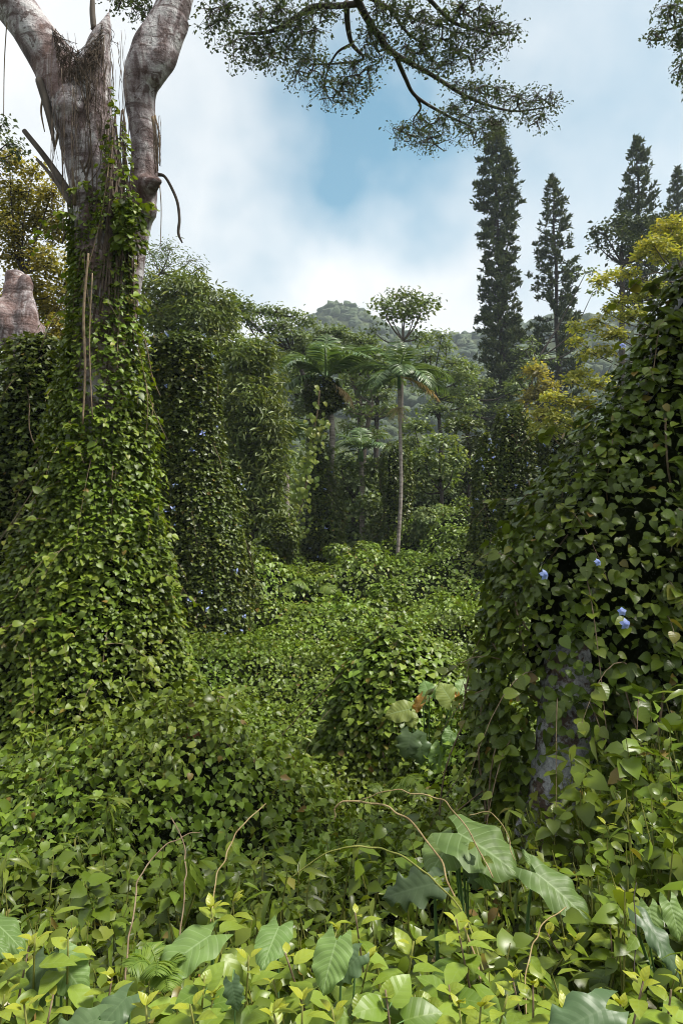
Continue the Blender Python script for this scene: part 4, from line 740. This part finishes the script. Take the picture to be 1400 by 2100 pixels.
def carpet(name, label, y0, y1, n, size, tpl, mat, xk=.62, pw=1.0, lay=.3, jit=.4, tintp=.06):
    y = y0 + (y1 - y0) * R.random(n) ** pw; x = uni(-1, 1, n) * (xk * y + .8)
    e = .12; z = cano(x, y); gxx = (cano(x + e, y) - z) / e; gyy = (cano(x, y + e) - z) / e
    nn = nrm(np.stack([-gxx, -gyy, 0 * x + 1], -1)); dep = np.where(R.random(n) < .6, uni(-.2, .25, n), uni(0, 1, n)) * lay
    Q = np.stack([x, y, z], -1) - nn * dep[:, None]
    T = np.stack([nn[:, 0] * 1.5, nn[:, 1] * 1.5 - .35, 0 * x - .35], -1) + gau(n, 3) * .7
    mb = MB(); Nn = nn + (0, 0, .4) + gau(n, 3) * jit; S = size * np.clip(np.exp(gau(n) * .25), .5, 1.5) * np.where(R.random(n) < .3, .6, 1.0); ti = np.where(R.random(n) < tintp, uni(.2, .8, n), 0)
    for sel, tp in ((dep < .07, tpl), (dep >= .07, HEARTL)): leaves(mb, Q[sel], Nn[sel], T[sel], S[sel], tp, ti[sel])
    return tag(obj(name, mb.mesh(name, G[mat])), label, 'ground cover', None, 'stuff')
carpet('vine_carpet', 'mat of heart-leaved vine spread over the clearing floor', 4.4, 9, 44000, .061, HEARTM, 'carpet', pw=.85, jit=.8, lay=.6)
carpet('vine_carpet', 'mat of vine farther into the clearing around the bright hump', 9, 15.2, 68000, .076, HEARTL, 'carpet', jit=.7, lay=.4)
carpet('vine_thicket', 'tangled vine and scrub rising at the back of the clearing', 15, 29, 84000, .112, HEARTL, 'carpet', .55, lay=.5, jit=.55)
carpet('scrub_forest', 'wall of mixed forest scrub closing the back of the clearing', 28.5, 44, 76000, .18, OVATEL, 'rain', .5, lay=.7, jit=.7)
carpet('valley_forest', 'leafy forest filling the valley between the scrub and the hill', 43, 118, 62000, .42, OVATEL, 'rain', .42, lay=1.2, jit=.8)
# sheet in painted shade under the carpet, so that no bare soil glares through
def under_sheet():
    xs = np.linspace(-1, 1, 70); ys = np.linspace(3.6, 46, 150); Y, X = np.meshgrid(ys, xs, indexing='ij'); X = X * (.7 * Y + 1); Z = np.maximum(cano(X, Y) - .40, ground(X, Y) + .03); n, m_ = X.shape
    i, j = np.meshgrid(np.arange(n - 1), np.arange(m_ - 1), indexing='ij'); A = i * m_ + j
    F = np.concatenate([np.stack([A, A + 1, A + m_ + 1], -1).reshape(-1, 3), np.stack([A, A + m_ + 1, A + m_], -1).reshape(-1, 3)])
    tag(obj('shade_sheet', MB().add(np.stack([X, Y, Z], -1), F).mesh('shade_sheet', G['gap_shade'], True)), 'near-black sheet under the vine leaves, coloured as the shade in their gaps', 'underlay', None, 'stuff')
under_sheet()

# shrubs that swell out of the thicket
def bush(label, px, py, rx, ry, Y, leaf, mat, n, tpl=HEARTM, name='shrub', flat=0, lobes=7):
    c = P(px, py, Y); k = Y / FPX; g = float(ground(c[0], Y)); root = thing(name, label, 'shrub', (c[0], Y, g)); wb, fb = MB(), MB()
    for i in range(lobes):
        a = uni(0, 6.28); q = c + np.array((math.cos(a) * rx * .55, math.sin(a) * rx * .5, uni(-.5, .55) * ry)) * k; Rr = np.array((rx * uni(.4, .6), rx * uni(.4, .6), ry * uni(.35, .55))) * k
        tube(wb, spline([(c[0] + gau() * .1, Y, g), (c * .5 + q * .5) * (1, 1, 1) - (0, 0, .2), q], 4), np.linspace(.05, .015, 9), 6)
        m_ = n // lobes; d = nrm(gau(m_, 3) + (0, -.4, .35)); Q = q + d * Rr * uni(.7, 1.1, (m_, 1)) * (1 + .18 * wob(d * 3 + i, 1.5, 50 + i))[:, None]
        leaves(fb, Q, d * .6 + (0, 0, .7) + gau(m_, 3) * .4, d * .6 + (0, 0, -.4) + gau(m_, 3) * .5, leaf * np.clip(np.exp(gau(m_) * .25), .5, 1.6), tpl)
    part('stem', wb, G['darkwood'], root, True); part('foliage', fb, G[mat], root, kind='stuff')
bush('lumpy green shrub on the slope right of the slender palm', 900, 1080, 60, 55, 27, .15*.75, 'pale', 7600, HEARTL)
bush('wide leafy shrub below the stepped vine tower', 960, 1130, 60, 60, 24, .15*.75, 'carpet', 8400, HEARTL)
bush('low leafy shrub near the foot of the slender palm', 870, 1160, 60, 50, 23, .14*.75, 'carpet', 7200, HEARTL)
bush('shrub mound between the two palm feet', 725, 1150, 55, 55, 24, .14*.75, 'vine', 7200, HEARTL)
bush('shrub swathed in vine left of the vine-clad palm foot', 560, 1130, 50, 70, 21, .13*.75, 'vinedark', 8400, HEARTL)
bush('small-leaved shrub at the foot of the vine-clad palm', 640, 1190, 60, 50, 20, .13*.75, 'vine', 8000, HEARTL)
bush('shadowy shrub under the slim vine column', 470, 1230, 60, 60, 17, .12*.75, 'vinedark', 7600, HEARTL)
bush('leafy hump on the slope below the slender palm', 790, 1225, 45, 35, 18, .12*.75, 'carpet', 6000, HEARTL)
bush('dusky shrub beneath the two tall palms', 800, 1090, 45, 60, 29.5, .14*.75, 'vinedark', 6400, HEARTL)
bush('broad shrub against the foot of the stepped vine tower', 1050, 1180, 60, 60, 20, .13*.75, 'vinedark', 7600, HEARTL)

# ------------------------------------------------------------------ near undergrowth (one mass)
n = 1250; y = uni(1.35, 4.9, n); x = uni(-1, 1, n) * (.60 * y + .5); g = ground(x, y); hgt = np.clip(uni(.08, .44, n) + .1 * (x > .8), .1, .6) * np.interp(y, [1.3, 2, 4.9], [.8, 1, 1.15])
mb, sb = MB(), MB()
for i in range(n):
    top = np.array((x[i] + gau() * .06, y[i] + gau() * .06, g[i] + hgt[i])); b0 = np.array((x[i], y[i], g[i])); tube(sb, np.array([b0, (b0 + top) / 2 + gau(3) * .02, top]), [.005, .004, .002], 4, False)
    m_ = int(uni(9, 16)); s = np.sort(uni(.35, 1, m_)); Q = b0 + (top - b0) * s[:, None]; a = np.arange(m_) * 2.4 + uni(0, 6); T = np.stack([np.cos(a), np.sin(a), uni(-.7, .5, m_)], -1)
    leaves(mb, Q + T * .02, np.stack([gau(m_) * .65, gau(m_) * .65 - .15, np.ones(m_)], -1), T, uni(.045, .10) * uni(.7, 1.2, m_) * (1.35 if i % 5 == 0 else 1), (LANCE if i % 5 == 0 else (OVATE if y[i] < 3.2 else OVATEM) if i % 5 < 3 else HEARTM if i % 5 == 3 else OVATE2), np.where(s > .93, .5, 0) * (R.random() < .4))
for i in range(330):
    yy = uni(3.6, 7.2); xx = uni(-1, 1) * (.55 * yy + .3); b0 = np.array((xx, yy, float(cano(np.array(xx), np.array(yy))) - .2)); top = b0 + np.array((gau() * .08, gau() * .08, uni(.25, .5))); tube(sb, np.array([b0, (b0 + top) / 2 + gau(3) * .02, top]), [.006, .004, .002], 4, False)
    m_ = int(uni(8, 16)); sv = np.sort(uni(.35, 1, m_)); a = np.arange(m_) * 2.4 + uni(0, 6); T = np.stack([np.cos(a), np.sin(a), uni(-.8, .6, m_)], -1); k = i % 4
    leaves(mb, b0 + (top - b0) * sv[:, None] + T * .02, np.stack([gau(m_) * .5, gau(m_) * .5 - .2, np.ones(m_)], -1), T, uni(.06, .12) * uni(.7, 1.2, m_) * (1.5 if k == 0 else 1), (LANCE, OVATEM, HEARTM, LANCE)[k], np.where(sv > .8, .45, 0) * (k == 0))
u = obj('undergrowth', mb.mesh('undergrowth', G['under'])); tag(u, 'mixed leafy undergrowth carpeting the ground close by', 'undergrowth', None, 'stuff')
part('stalk_mass', sb, G['green'], u, True, 'stuff')

# ------------------------------------------------------------------ shrubs, ferns and large leaves close by
SH = []
for ti in (0, .12, .45, .95):
    for t in (OVATE, OVATE2): SH.append(MB().add(t[0], t[1], np.column_stack([t[2], np.full(len(t[0]), ti)])).mesh('leaf', G['shrub']))
HS = [MB().add(t[0], t[1], np.column_stack([t[2], np.full(len(t[0]), ti)])).mesh('leaf', G['shrub']) for t in (HEART, HEART2) for ti in (0, .3)]
def shrub(label, stems, Y, L=.085, heart=False, nodes=8):
    ps = [P(px, py, Y + dy) for px, py, dy in stems]; b = np.mean(ps, 0); g = float(ground(b[0], b[1])); root = thing('shrub', label, 'shrub', (b[0], b[1], g), 'leafy shrubs in the foreground')
    for tip in ps:
        b0 = np.array((b[0] + (tip[0] - b[0]) * .35 + gau() * .09, b[1] + gau() * .07, ground(b[0], b[1]) - .02)); h = tip[2] - b0[2]
        s = spline([b0, b0 * .5 + tip * .5 + np.array((gau() * .03, gau() * .02, .03)), tip], 7); mb = MB(); tube(mb, s, np.linspace(.0055, .0022, len(s)), 6); st = part('stem', mb, G['green'] if R.random() < .7 else G['stem'], root, True)
        a0 = uni(0, 6.28)
        for k in range(nodes):
            f = max(.1, 1 - (.018 + .022 * k + .0055 * k * k) / max(h, .2)); i = f * (len(s) - 1); j = min(int(i), len(s) - 2); q = s[j] + (s[j + 1] - s[j]) * (i - j)
            l = L * (.32 + .68 * min(1, k / 2.5)) * uni(.85, 1.12)
            for sgn in (0, math.pi):
                if heart and sgn and k > 1: continue
                a = a0 + k * (2.4 if heart else 1.571) + sgn + gau() * .2; el = .9 - .32 * k if k < 3 else uni(-.35, .2)
                T = np.array((math.cos(a) * math.cos(el), math.sin(a) * math.cos(el), math.sin(el))); pet = .35 * L * min(1, k / 2) if heart else .012
                if heart and pet > .01: mb = MB(); tube(mb, np.array([q, q + T * pet]), .0016, 4); lst = part('leaf_stalk', mb, G['petiole'], root, True)
                Nn = np.array((-math.cos(a) * math.sin(el), -math.sin(a) * math.sin(el), math.cos(el))) + gau(3) * .15
                if heart: leaf_obj(HS[(k < 1) * 1 + 2 * (R.random() < .5)], root, q + T * pet, Nn + (0, -.35, 0), T + (0, 0, -.3), l * 1.15, par=lst if pet > .01 else st)
                else: leaf_obj(SH[2 * (3 - min(k, 3)) + int(R.random() < .5)], root, q + T * pet, Nn, T, l, par=st)
        if not heart:
            for k in range(int(R.random() < .55) * 2): a = uni(0, 6.28); leaf_obj(SH[6 + k % 2], root, tip, np.array((math.cos(a), math.sin(a), .5)), np.array((math.cos(a) * .4, math.sin(a) * .4, 1)), L * .38, par=st)
SHRUBS = [
 ('yellow-tipped shrub at the far left edge of the foreground', [(28, 1975, 0), (60, 1940, .1)], 1.75, .08),
 ('two-tipped shrub with bright star-like tops in the left foreground', [(72, 1922, 0), (140, 1922, .05)], 1.7, .085),
 ('small yellow-green sprig beside the bright fern', [(230, 2005, 0)], 1.75, .07),
 ('low rosette of yellow leaves at the bottom edge left of centre', [(300, 2062, 0), (255, 2075, .1)], 1.55, .075),
 ('tall bushy shrub with a yellow crown behind the large striped leaf', [(432, 1862, 0), (480, 1848, .15), (510, 1960, -.2)], 2.05, .095),
 ('shrub with purple-brown stems right of the tall bushy one', [(585, 1955, 0), (560, 2010, .05)], 1.75, .09),
 ('bottom-edge shrub with many small yellow tips under the big heart leaf', [(620, 2050, 0), (680, 2065, .1), (560, 2075, .05)], 1.55, .08),
 ('leaning sprig with yellow tip above the big heart leaf', [(728, 1872, 0), (690, 1905, .1)], 1.9, .075),
 ('slim upright seedling with brown stem in the centre foreground', [(757, 1965, 0)], 1.8, .07),
 ('single-stemmed plant with one long pointed leaf at its top', [(848, 1930, 0)], 1.8, .095),
 ('twining leafy stem beside the arching vines', [(935, 1885, 0), (955, 1900, .1)], 1.95, .09),
 ('yellow-tipped shrub at the bottom edge right of centre', [(985, 2065, 0), (940, 2060, .1), (1040, 2040, .1)], 1.6, .085),
 ('pale sprig growing upright below the arching vines', [(1092, 2020, 0), (1050, 2005, .15)], 1.75, .07),
 ('bright yellow-topped shrub near the lower right corner', [(1318, 2012, 0), (1270, 2060, .1)], 1.65, .085),
 ('shrub cut by the right edge in the lower corner', [(1375, 2030, 0), (1395, 1990, .2)], 1.65, .08),
 ('dark green shrub under the pale sprig at the bottom edge', [(1160, 2070, 0), (1210, 2050, .1)], 1.7, .1),
 ('low leafy shrub at the lower left corner', [(50, 2060, 0), (110, 2040, .15), (10, 2040, .1)], 1.55, .085),
 ('leafy shrub hiding the fern roots at the bottom edge', [(390, 2060, 0), (440, 2040, .1)], 1.6, .09),
 ('glossy shrub on the bank below the lichen-patched trunk', [(1240, 1690, 0), (1290, 1660, .1), (1340, 1690, 0)], 3.4, .12),
 ('glossy shrub farther along the bank at the right edge', [(1360, 1650, 0), (1395, 1700, -.2), (1400, 1640, .1)], 3.3, .12),
 ('mid-height shrub on the bank in front of the long striped leaf', [(1250, 1900, 0), (1180, 1930, .1), (1120, 1910, .2)], 2.5, .1),
 ('leafy stems just right of the long striped leaf', [(1290, 1830, 0), (1330, 1850, .1)], 2.8, .11)]
for lb, st, Y, L in SHRUBS: shrub(lb, st, Y, L * 1.12)
shrub('heart-leaved creeper in the centre of the bottom edge', [(790, 2030, 0), (850, 2040, .1), (740, 2060, .05)], 1.65, .10, True, 5)
shrub('heart-leaved creeper under the large striped leaf', [(420, 2000, 0), (370, 2040, .1)], 1.7, .085, True, 5)
shrub('heart-leaved creeper in the shade below the arching vines', [(880, 2050, 0), (920, 2020, .1)], 1.75, .1, True, 5)

def big_leaf(kind='ear', lobes=.30, wave=.05, dr=.16, nlat=0, rows=21, cols=6, wide=.38, tint=0.0, split=0):
    V, F, A = [], [], []; v = np.linspace(0, 1, rows)
    w = wide * np.sin(np.clip(v * .94 + .09, 0, 1) * math.pi) ** .62 * (1 - .28 * v); w[-1] = 0.004
    for i in range(rows):
        for j in range(-cols, cols + 1):
            u = j / cols; back = lobes * max(0, 1 - v[i] * 2.2) * abs(u) ** 1.2
            notch = 1 - (split * (.5 + .5 * math.cos(v[i] * 26)) * max(0, abs(u) - .45) * 1.2 if split else 0)
            V.append((u * w[i] * notch * (1 + .035 * math.sin(v[i] * 31 + (1 if u > 0 else 0)) * (abs(u) > .9)), v[i] - back, .12 * abs(u) * w[i] / wide * .8 - dr * v[i] ** 2 + wave * math.sin(v[i] * 19 + (2.3 if u > 0 else 0)) * abs(u) ** 2 - .09 * (abs(u) ** 2) + .005 * math.cos((v[i] - .28 * abs(u)) * 8 * 6.283) * (1 - abs(u)) * (abs(u) > .05)))
            A.append((u, v[i], tint))
    c = 2 * cols + 1
    for i in range(rows - 1):
        for j in range(c - 1): a = i * c + j; F += [(a, a + 1, a + c + 1), (a, a + c + 1, a + c)]
    return MB().add(V, F, A)
EAR = {}
for k, (mt, kw) in dict(ear=('ear', {}), ear2=('ear', dict(wave=.05, wide=.33)), dark=('eardark', dict(split=.5, dr=.3)), holey=('eardark', dict(split=.8, wave=.06, dr=.3)), yel=('eardark', dict(tint=.85, wave=.07, wide=.2)), half=('ear', dict(tint=.35, wave=.05))).items(): EAR[k] = big_leaf(**kw).mesh('leaf', G[mt], True)
def ear_plant(label, lv, foot, name='large_leaved_plant', cat='plant'):
    fz = P(*foot); fz[2] = ground(fz[0], fz[1]); root = thing(name, label, cat, fz)
    for (bx, by, bY, tx, ty, tY, kind, nx, ny, nz, wd) in lv:
        b, t = P(bx, by, bY), P(tx, ty, tY); d = t - b; s = np.linalg.norm(d)
        mb = MB(); nb = nrm(np.array((nx, ny, nz))); tube(mb, spline([fz, (fz + b) / 2 + np.array((0, .05, .08 * s)), b - nb * .05 + d * .0, b - nb * .004 + d * .02], 5), np.linspace(.010, .0035, 16) * min(1, s / .22), 7); lst = part('leaf_stalk', mb, G['petiole'], root, True)
        leaf_obj(EAR[kind], root, b, np.array((nx, ny, nz)), d + np.array((0, 0, .12 * s)), s, wide=wd, par=lst)
ear_plant('elephant-ear plant with overlapping broad pale leaves below the lichen-patched trunk', [(938, 1708, 3.15, 1066, 1742, 2.95, 'ear', .05, -.35, .95, 1.45), (930, 1722, 3.2, 880, 1742, 3.05, 'ear', -.15, -.35, .9, 1.6), (955, 1752, 3.05, 1005, 1768, 2.9, 'ear2', .1, -.7, .7, 1.1), (962, 1768, 3.0, 980, 1832, 2.95, 'holey', 0, -.9, .3, 1.0)], (965, 1900, 3.2))
ear_plant('long striped bright-green leaf pointing right on its own stalk', [(1098, 1790, 2.9, 1232, 1838, 2.7, 'ear', .15, -.55, .85, .9), (1100, 1788, 2.92, 1070, 1742, 2.98, 'ear2', .2, -.7, .5, .7)], (1075, 1880, 2.95))
ear_plant('blue-sheened tattered leaf with brown holes left of the elephant-ear', [(890, 1812, 3.0, 792, 1836, 2.9, 'holey', -.1, -.85, .6, 1.15)], (905, 1900, 3.05))
ear_plant('dark striped leaves at the right edge of the foreground', [(1330, 1862, 2.3, 1352, 1905, 2.2, 'ear2', -.1, -.8, .6, 1.2), (1372, 1850, 2.3, 1412, 1905, 2.2, 'ear2', .1, -.8, .6, 1.2), (1318, 1885, 2.25, 1420, 1952, 2.1, 'dark', .2, -.5, .9, .8)], (1370, 2000, 2.4))
ear_plant('large striped pale leaf in the left foreground', [(432, 1918, 2.0, 310, 1968, 1.88, 'ear', -.05, -.3, .95, 1.1)], (430, 2040, 2.0))
ear_plant('big light-green heart leaf standing out in the centre foreground', [(690, 1928, 1.7, 648, 1986, 1.6, 'ear', -.25, -.6, .75, 1.25), (735, 1960, 1.7, 715, 2000, 1.62, 'dark', .1, -.85, .5, 1.2)], (690, 2070, 1.7))
ear_plant('upturned heart leaf behind the centre shrubs', [(572, 1900, 2.05, 545, 1918, 1.92, 'ear2', .05, -.2, .95, 1.2)], (560, 2040, 2.0))
ear_plant('dark glossy leaf folded downward in the left foreground', [(95, 1968, 1.75, 45, 2025, 1.65, 'dark', -.1, -.8, .6, 1.3), (120, 1962, 1.8, 135, 1995, 1.7, 'ear2', .1, -.75, .7, 1.4)], (95, 2080, 1.8))
ear_plant('broad dark leaf lying low at the bottom left', [(260, 2045, 1.6, 180, 2080, 1.5, 'dark', 0, -.5, .9, 1.1), (200, 2090, 1.5, 100, 2085, 1.42, 'dark', 0, -.6, .9, 1.0)], (230, 2130, 1.6))
ear_plant('glossy mottled dark leaf among the stems left of centre', [(475, 2015, 1.6, 478, 2072, 1.55, 'dark', 0, -.9, .4, 1.3)], (478, 2110, 1.65))
ear_plant('broad ribbed dark leaf near the bottom right', [(1240, 2068, 1.6, 1150, 2085, 1.5, 'dark', 0, -.6, .85, 1.0)], (1230, 2120, 1.65))
ear_plant('pale leaf tips poking in at the left edge', [(-25, 1880, 2.2, 48, 1872, 2.1, 'ear2', .1, -.15, .95, .8), (-30, 1915, 2.1, 20, 1918, 2.05, 'ear2', .2, -.2, .95, .9)], (-20, 1990, 2.0))
ear_plant('split-leaf climber with silver and yellowing leaves on the flank of the bright vine hump', [(880, 1428, 8.0, 872, 1398, 7.9, 'ear', -.1, -.9, .5, 1.4), (925, 1438, 7.9, 905, 1400, 7.85, 'half', 0, -.9, .4, 1.6), (945, 1425, 8.0, 965, 1388, 7.95, 'ear', .2, -.85, .5, 1.3), (865, 1430, 7.85, 845, 1465, 7.75, 'yel', -.2, -.8, .3, 1.4), (937, 1425, 7.85, 940, 1452, 7.8, 'yel', .2, -.9, .2, 1.3), (838, 1455, 7.8, 792, 1460, 7.7, 'half', -.1, -.8, .6, 1.4), (840, 1462, 7.8, 848, 1490, 7.7, 'half', .2, -.8, .5, 1.6), (842, 1505, 7.7, 830, 1556, 7.6, 'dark', -.1, -.9, .45, 1.7), (856, 1515, 7.7, 868, 1568, 7.6, 'dark', .1, -.9, .35, 1.6), (905, 1535, 7.7, 895, 1590, 7.6, 'ear', .1, -.9, .35, 1.3), (925, 1500, 7.7, 915, 1535, 7.6, 'ear', .2, -.8, .5, 1.2)], (880, 1600, 8.1), 'climbing_plant')

def fern(label, foot, fr, Y):
    f = P(*foot, Y); root = thing('fern', label, 'fern', (f[0], f[1], f[2]))
    for (tx, ty, tY, L) in fr:
        t = P(tx, ty, tY); mid = (f + t) / 2 + np.array((0, 0, .22 * np.linalg.norm(t - f))); s = spline([f, mid, t], 14); n = len(s); mb = MB(); tube(mb, s, np.linspace(.004, .001, n), 4)
        tg = nrm(np.gradient(s, axis=0)); side = nrm(np.cross(tg, (0, -.4, 1.))); up = np.cross(side, tg); k = np.arange(3, n); w = L * np.sin(np.linspace(.35, 2.95, len(k)))
        for sg in (-1, 1): leaves(mb, s[k], up[k] + gau(len(k), 3) * .08, side[k] * sg + tg[k] * .35 - (0, 0, .25), w, (LANCE[0] * (.9, 1, 1), LANCE[1], LANCE[2]))
        part('frond', mb, G['fern'], root)
fern('bright green fern arching in the left foreground', (330, 2010), [(262, 1985, 1.85, .055), (270, 1960, 1.95, .05), (300, 1935, 2.0, .045), (345, 2030, 1.8, .05), (320, 2000, 1.8, .05), (365, 1975, 1.9, .045)], 1.95)
fern('pale fern fronds below the split-leaf climber', (800, 1640), [(795, 1625, 6.6, .16), (838, 1618, 6.5, .16), (862, 1602, 6.5, .15), (760, 1620, 6.6, .12), (815, 1595, 6.7, .14)], 6.9)
fern('small arching fern half way up the shaded slope', (640, 1215), [(672, 1180, 18.5, .3), (600, 1195, 18.5, .3), (690, 1215, 18.3, .3), (570, 1215, 18.4, .25)], 19)

# arching bare vines
def cane(label, rows, leafy=0, mat='twig'):
    rows = np.array(rows, float); rows[:, 2] *= .68; b = P(rows[0, 0], rows[0, 1], rows[0, 3]); root = thing('arching_vine', label, 'vine', b); rows = spline(rows, 3); rows[1:-1, :2] += gau(len(rows) - 2, 2) * 2.2; mb = MB(); pts, r = px_tube(mb, rows, 6, 4)
    for q, rr in zip(pts[3::6], r[3::6]): tube(mb, np.array([q - (0, 0, rr * .8), q, q + (0, 0, rr * .8)]), np.array([.9, 1.6, .9]) * rr, 6)
    st = part('stem', mb, G[mat], root, True)
    for k in range(leafy): i = R.integers(2, len(pts) - 1); leaf_obj(SH[2 + k % 4], root, pts[i], np.array((gau() * .4, -.6, .7)), np.array((gau(), -.2, -.7)), uni(.04, .06), par=st)
    return root, pts
cane('long brown arching vine hooking down in the centre', [(1000, 2080, 3, 1.9), (965, 1930, 3, 2.3), (930, 1830, 3, 2.6), (890, 1745, 3, 2.9), (835, 1680, 3, 3.1), (775, 1650, 3, 3.2), (720, 1642, 3, 3.2), (690, 1655, 2.5, 3.2), (684, 1682, 2, 3.2)], 3)
cane('pale arching vine curving over from the right of centre to drooping leaf tips', [(990, 1990, 3, 2.2), (950, 1880, 3, 2.4), (900, 1815, 3, 2.6), (845, 1770, 3, 2.7), (775, 1738, 3, 2.8), (715, 1738, 2.5, 2.8), (650, 1760, 2.2, 2.8), (598, 1800, 2, 2.8)], 4, 'green')
cane('thin looping vine over the elephant-ear plant', [(1010, 1800, 2.5, 2.9), (975, 1735, 2.5, 3.0), (930, 1660, 2.2, 3.1), (870, 1630, 2, 3.2), (800, 1622, 1.6, 3.2), (740, 1640, 1.2, 3.2)], 5)
cane('short wiry loop between the elephant-ear leaf and the trunk', [(1055, 1765, 1.4, 3.0), (1035, 1700, 1.4, 3.1), (1005, 1668, 1.3, 3.2), (960, 1672, 1.1, 3.2)], 0)
cane('tall leaning cane rising past the yellow-crowned shrub', [(432, 1890, 2, 2.3), (445, 1810, 2, 2.5), (468, 1745, 2.2, 2.6), (500, 1690, 2, 2.7), (545, 1648, 1.5, 2.8)], 3)
cane('dark upright cane bending left over the fern', [(253, 2095, 2.6, 1.9), (262, 1960, 2.6, 2.1), (275, 1860, 2.4, 2.3), (295, 1790, 2.2, 2.4), (345, 1730, 1.8, 2.5), (410, 1708, 1.3, 2.6)], 2, 'stem')
lroot, lp = cane('upright cane with a drooping whorl of long narrow leaves', [(366, 1990, 2.2, 2.1), (375, 1870, 2.2, 2.3), (382, 1790, 2, 2.4), (378, 1730, 1.8, 2.5), (350, 1675, 1.4, 2.6)], 2, 'stem')
LM = MB().add(LANCE[0] * (1.1, 1, 1), LANCE[1], np.column_stack([LANCE[2], 0 * LANCE[2][:, 0]])).mesh('leaf', G['shrub'])
for k in range(9): leaf_obj(LM, lroot, P(380 + gau() * 8, 1765 + gau() * 8, 2.43), np.array((gau() * .5, -.8, .3)), np.array((uni(-.8, .8), -.1, -1)), uni(.09, .14))
cane('thin dark stalk standing at the right edge beside the striped leaves', [(1300, 2010, 1.6, 2.0), (1302, 1900, 1.6, 2.1), (1304, 1810, 1.4, 2.2)], 1, 'darkwood')
cane('crooked dry vine crossing the bank below the long striped leaf', [(1078, 2080, 2, 2.0), (1082, 1960, 2, 2.2), (1110, 1900, 2, 2.4), (1160, 1860, 1.6, 2.6)], 2)

# ------------------------------------------------------------------ haze: one closed box of thin air
hz = MB(); x0, x1, y0, y1, z0, z1 = -480, 480, -80, 640, -6, 185
hv = [(x, y, z) for z in (z0, z1) for y in (y0, y1) for x in (x0, x1)]
hf = [(0, 2, 1), (1, 2, 3), (4, 5, 6), (5, 7, 6), (0, 1, 4), (1, 5, 4), (2, 6, 3), (3, 6, 7), (0, 4, 2), (2, 4, 6), (1, 3, 5), (3, 7, 5)]
hm = MT('haze'); pv = hm.N('ShaderNodeVolumePrincipled'); pv.inputs['Color'].default_value = (.78, .91, 1, 1); pv.inputs['Density'].default_value = .00042; hm.L(pv.outputs[0], hm.out.inputs['Volume'])
tag(obj('haze', hz.add(hv, hf).mesh('haze', hm.m)), 'thin pale valley haze', 'haze', None, 'stuff')
